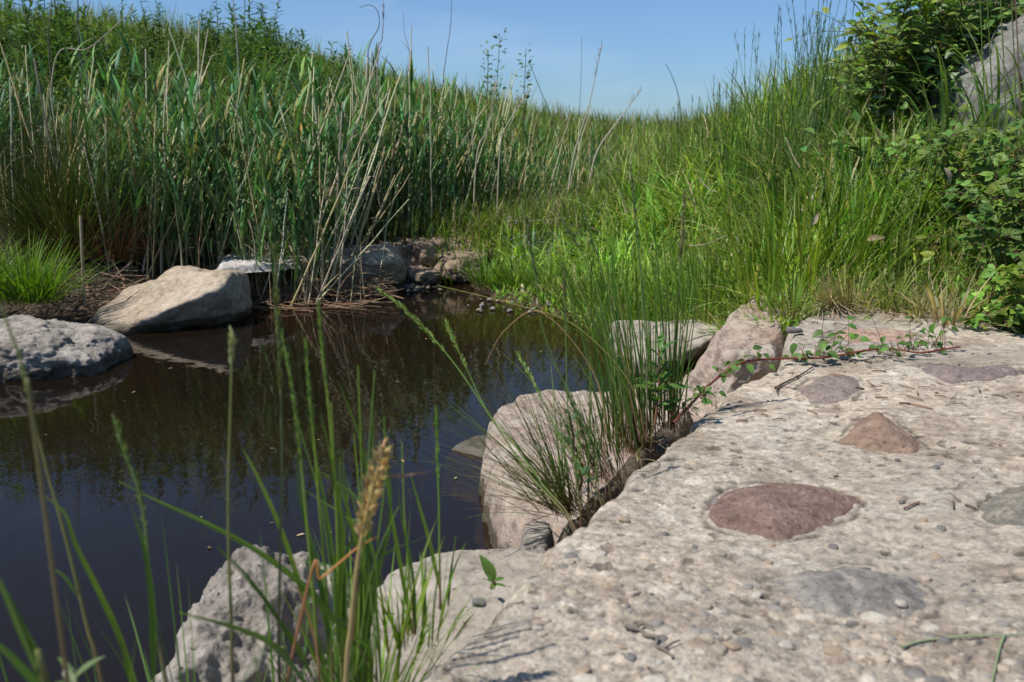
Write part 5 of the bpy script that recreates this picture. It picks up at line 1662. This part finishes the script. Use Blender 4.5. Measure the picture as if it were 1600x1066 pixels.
# leafy weed at the concrete edge
def weed(name, label, px, py, z, top, nl, llen, col, seed, T=None, cat='weed', erect=.3, big=()):
    b = at(px, py, z=z)
    tp = at(*top[:2], Y=top[2])
    r = np.random.default_rng(seed)
    root = empty(name, tuple(b), label, cat)
    P3 = spline([b, (b + tp) / 2 + [.004, 0, 0], tp], 12) - b
    sm, fm = MB(), MB()
    sm.add(*_t(tube(P3, np.linspace(.0032, .0016, len(P3)), 6, (.17, .09, .05))))
    T = T or leaf_template(9, .3, 0, .25, .3, .4)
    tt = np.linspace(.3, 1, nl); K = len(P3)
    loc = np.stack([np.interp(tt * (K - 1), np.arange(K), P3[:, j]) for j in range(3)], -1)
    a = np.arange(nl) * 2.2 + r.normal(0, .3, nl)
    d = np.stack([np.cos(a), np.sin(a), erect + tt * .9], -1)
    V, Q, C = scatter(T[0], T[1], frames(d, np.tile([[0, -.1, 1.0]], (nl, 1)) + r.normal(0, .2, (nl, 3))), llen * r.uniform(.7, 1.1, nl) * (1.2 - .5 * tt), loc, jit(col, nl, .15, .08, r))
    fm.add(V, Q, None, C)
    for (dd, ll) in big:
        V, Q, C = scatter(T[0], T[1], frames(np.array([dd]), np.array([[0, -.4, 1.0]])), [ll], P3[K // 2][None], jit(col, 1, .1))
        fm.add(V, Q, None, C)
    link('stem', sm.mesh('stem', M['stem']), parent=root)
    link('foliage', fm.mesh('foliage', M['leaf']), parent=root)
    return root


weed('leafy_weed', 'leafy upright weed with pointed leaves beside the tall rush tuft', 1022, 672, .28, (1030, 545, 1.86), 16, .06, (.09, .19, .035), 71, big=[((1, -.1, .3), .062), ((-1, -.1, .35), .055)])
weed('leafy_weed', 'small dark three-leaved weed in the arching tuft', 905, 765, .26, (905, 735, 1.46), 5, .03, (.05, .12, .035), 72, T=leaf_template(7, .5, 0, .1, .3, .45))
weed('leafy_weed', 'small dark bindweed sprig on the side of the middle tuft', 895, 720, .2, (890, 650, 1.6), 8, .026, (.05, .1, .035), 73, T=leaf_template(7, .6, 0, .1, .3, .4))
weed('dock_seedling', 'seedling with round leaves and one upright blade at the edge of the smooth pale rock', 768, 918, .225, (768, 905, 1.17), 6, .022, (.08, .17, .03), 74, T=leaf_template(8, .42, 0, .4, .35, .5), erect=-.1, big=[((-.3, 0, 1), .04)])
weed('white_bud_weed', 'blurred sprig with a small white bud at the bottom of the picture', 108, 1100, .45, (110, 1046, .72), 6, .03, (.14, .2, .07), 75)
b = at(108, 1052, Y=.72)
V, F = ico(2); 
root_b = D.objects['white_bud_weed']
me = make_mesh('bud', V * np.array([.005, .004, .006]), None, F, np.tile([[.6, .6, .5]], (len(V), 1)), M['leaf'])
ob = link('bud', me, parent=root_b); ob.location = b - np.array(root_b.location)

# ------------------------------------------------------------------ stalks close to the camera
gA = (.16, .25, .03); gB = (.10, .19, .03)
stalk('grass_stalk', 'leaning olive stalk, second from the picture edge, blurred against the dark water', [(161, 1075), (138, 985), (112, 876), (92, 800), (75, 741), (52, 650)], (.80, .82), .0021, (.17, .17, .05), leaves=[([(215, 1075), (185, 990), (150, 915), (118, 850), (100, 800), (62, 770)], .80, .8, .0055, gA), ([(120, 930), (100, 900), (76, 885)], .8, .8, .003, gB)])
stalk('grass_stalk', 'broad blurred green blade rising from the lower picture corner', [(75, 1090), (62, 1050), (40, 1000), (20, 950), (0, 905)], (.6, .6), .0026, (.11, .18, .04), leaves=[([(85, 1110), (60, 1040), (30, 975), (5, 920), (-20, 880)], .6, .6, .008, gA), ([(80, 1100), (40, 1050), (0, 1010), (-30, 1000)], .58, .58, .006, gB)])
stalk('grass_stalk', 'short olive blade tip leaning in from the picture edge above the grey boulder', [(60, 720), (45, 620), (32, 560), (15, 515), (0, 470)], (.62, .62), .0016, (.15, .19, .05))
stalk('seeding_stalk', 'blurred stalk with a green seed head above the bottom picture edge, third from the side', [(262, 1075), (240, 980), (233, 900), (228, 830), (215, 760), (192, 700), (178, 650)], (.8, .83), .0018, (.12, .18, .05), leaves=[([(205, 1070), (190, 1000), (172, 960)], .8, .8, .005, gA), ([(240, 1075), (238, 950), (226, 860), (205, 790)], .8, .8, .006, gB)], head=(.52, .32, (.14, .2, .06), 100, .006))
stalk('seeding_stalk', 'thin straight stalk with a pale cream seed head and brown lower stem', [(364, 1075), (362, 980), (358, 880), (357, 760), (360, 650), (362, 570), (362, 520)], (.84, .86), .0019, (.15, .17, .05), head=(.88, .25, (.4, .4, .22), 40, .008), basecol=(.14, .08, .05))
stalk('seeding_stalk', 'tall brown stalk with a long dark seed head reaching up to the flat stone', [(437, 1075), (436, 980), (438, 860), (440, 720), (438, 600), (433, 490), (430, 388)], (.86, .88), .0019, (.11, .14, .05), head=(.72, .2, (.13, .15, .05), 120, .009), basecol=(.12, .06, .05))
CL = (545, 1075)
stalk('seeding_stalk', 'bright green stalk with a loose head, furthest to the side in the dense cluster', [(500, 1075), (492, 960), (480, 820), (468, 700), (455, 600), (440, 520)], (.88, .9), .0018, gA, head=(.62, .2, (.12, .2, .06), 130, .006), leaves=[([(515, 1075), (480, 950), (440, 830), (400, 740), (378, 700)], .88, .9, .0055, gA)])
stalk('seeding_stalk', 'bright green stalk with a dense head ending before the reed stubs', [(520, 1075), (512, 940), (500, 800), (492, 700), (482, 600), (478, 535)], (.9, .92), .0018, gA, head=(.7, .2, (.13, .21, .06), 120, .006), leaves=[([(520, 1075), (510, 960), (488, 860), (470, 780), (462, 700)], .9, .9, .006, gB)])
stalk('seeding_stalk', 'tallest bright green headed stalk of the dense cluster', [(535, 1075), (530, 930), (525, 780), (515, 650), (505, 560), (497, 470)], (.92, .94), .0018, gA, head=(.74, .18, (.13, .2, .06), 110, .006), leaves=[([(540, 1075), (530, 960), (535, 840), (520, 730), (500, 640)], .92, .92, .006, gA)])
stalk('plumed_stalk', 'dry golden-brown plume on a pale stalk at the heart of the cluster', [(540, 1075), (548, 980), (556, 900), (567, 830), (583, 760), (600, 700)], (.86, .86), .003, (.36, .28, .12), head=(.66, .75, (.5, .37, .19), 260, .010), leaves=[([(552, 1000), (556, 900), (572, 790), (575, 752), (590, 740)], .86, .86, .005, (.4, .22, .1)), ([(600, 745), (640, 742), (675, 735)], .86, .87, .0022, (.3, .16, .12))], basecol=(.3, .22, .1))
stalk('grass_stalk', 'green stalk directly behind the dry plume', [(560, 1075), (572, 960), (590, 850), (602, 740), (600, 650)], (.95, .97), .0016, gB, leaves=[([(560, 1060), (575, 950), (560, 860), (540, 780), (535, 700)], .95, .95, .006, gA), ([(565, 1060), (590, 900), (610, 800), (600, 640)], .95, .97, .005, gB)])
stalk('grass_stalk', 'stalk with dark base rooted at the concrete edge behind the plume', [(648, 992), (640, 900), (632, 800), (628, 690)], (1.03, 1.05), .0015, gA, leaves=[([(645, 990), (625, 880), (608, 780), (600, 690)], 1.03, 1.05, .005, gA), ([(650, 990), (645, 900), (630, 820), (622, 760)], 1.03, 1.04, .004, gB)], base_z=.29)
stalk('seeding_stalk', 'straight stalk with a green spike standing alone at the concrete edge', [(688, 952), (687, 880), (686, 790), (683, 700), (681, 638)], (1.09, 1.1), .0017, (.13, .24, .04), leaves=[([(687, 920), (672, 850), (655, 790), (640, 735)], 1.09, 1.1, .005, gA)], head=(.6, .15, (.16, .28, .06), 70, .009), base_z=.29, basecol=(.22, .1, .07))
stalk('grass_stalk', 'short single blade at the concrete edge beyond the green spike', [(700, 946), (705, 900), (712, 838)], (1.1, 1.11), .0012, gB, leaves=[([(700, 946), (704, 900), (713, 835)], 1.1, 1.11, .004, gB)], base_z=.29)
stalk('arching_grass', 'long green blade sweeping from the cluster up over the dark water', [(560, 1010), (520, 965), (480, 920), (410, 865), (330, 820), (240, 780), (185, 752)], (.9, .86), .001, gA, leaves=[([(575, 1010), (520, 965), (480, 920), (410, 866), (330, 821), (240, 780), (185, 752)], .9, .86, .0068, (.12, .24, .03))])
stalk('arching_grass', 'pale broad blade bending level in front of the jagged rock', [(470, 1060), (430, 1010), (380, 985), (330, 970), (280, 957)], (.84, .8), .001, gA, leaves=[([(480, 1070), (430, 1010), (380, 985), (330, 970), (280, 957)], .84, .8, .007, (.17, .24, .08))])
stalk('arching_grass', 'thin green blade crossing the pale head stalk before the jagged rock', [(490, 1060), (430, 960), (380, 900), (340, 855)], (.88, .86), .001, gA, leaves=[([(490, 1060), (440, 975), (390, 905), (340, 852)], .88, .86, .005, gB)])
stalk('dry_grass', 'orange dry blade slanting up through the cluster', [(480, 921), (500, 905), (530, 880), (560, 855), (590, 838)], (.86, .86), .0016, (.5, .22, .07), base_z=None)
stalk('dry_grass', 'rusty dry blade hanging down inside the cluster', [(500, 1060), (490, 990), (470, 930), (460, 915)], (.87, .87), .0013, (.4, .2, .1))
r = np.random.default_rng(99)
for k in range(13):
    x0_ = r.uniform(505, 600); Yb = r.uniform(.9, 1.0); tx = x0_ + r.normal(-25, 45); ty = r.uniform(560, 830)
    pt = [(x0_, 1075), (x0_ + (tx - x0_) * .15, 1075 - (1075 - ty) * .35), (x0_ + (tx - x0_) * .45, 1075 - (1075 - ty) * .7), (tx, ty)]
    p2 = [(a_ + 6, b_) for a_, b_ in pt[:3]] + [(tx + r.normal(0, 40), ty + r.uniform(0, 90))]
    stalk('grass_stalk', 'green grass stalk in the dense cluster around the dry plume', pt, (Yb, Yb + .02), .0015, gA if k % 2 else gB, leaves=[(p2, Yb, Yb + .02, r.uniform(.004, .0065), gB if k % 2 else (.12, .22, .03))], group='stalks clustered round the dry plume')
# short blades round the bases
for k, (px, Y, n_, lr, lab, c) in enumerate([(545, .98, 80, (.08, .26), 'dense green base tuft under the plume', gA), (480, .95, 46, (.08, .22), 'loose base tuft of short blades in front of the jagged rock', (.12, .2, .05)), (610, 1.04, 30, (.05, .14), 'small tuft at the concrete edge behind the plume', gA),
                                             (650, 1.06, 16, (.04, .12), 'few short blades around the dark-based stalk', gA), (240, .85, 26, (.08, .2), 'blurred tuft at the bottom of the picture under the green seed head', gB), (20, .7, 16, (.1, .22), 'blurred tuft in the bottom corner of the picture', gB), (150, .8, 20, (.06, .16), 'blurred tuft between the corner tuft and the seed head tuft', gB), (390, .9, 24, (.06, .16), 'short dark tuft at the foot of the brown stalk', gB)]):
    z0 = .18 if 450 < px < 600 else (.27 if px >= 600 else .33)
    b = np.array([(px - 800) / FPX * Y / 1.02, Y, z0])
    if px < 450: b[2] = max(float(H(b[0], b[1])[0]), .02); lr = (lr[0] + .15, lr[1] + .22)
    tuft('base_tuft', lab, b, n_, lr, (.002, .0048), c, lean=(.05, .8), bend=(.0, .7), spread=.04, seed=400 + k, K=8)
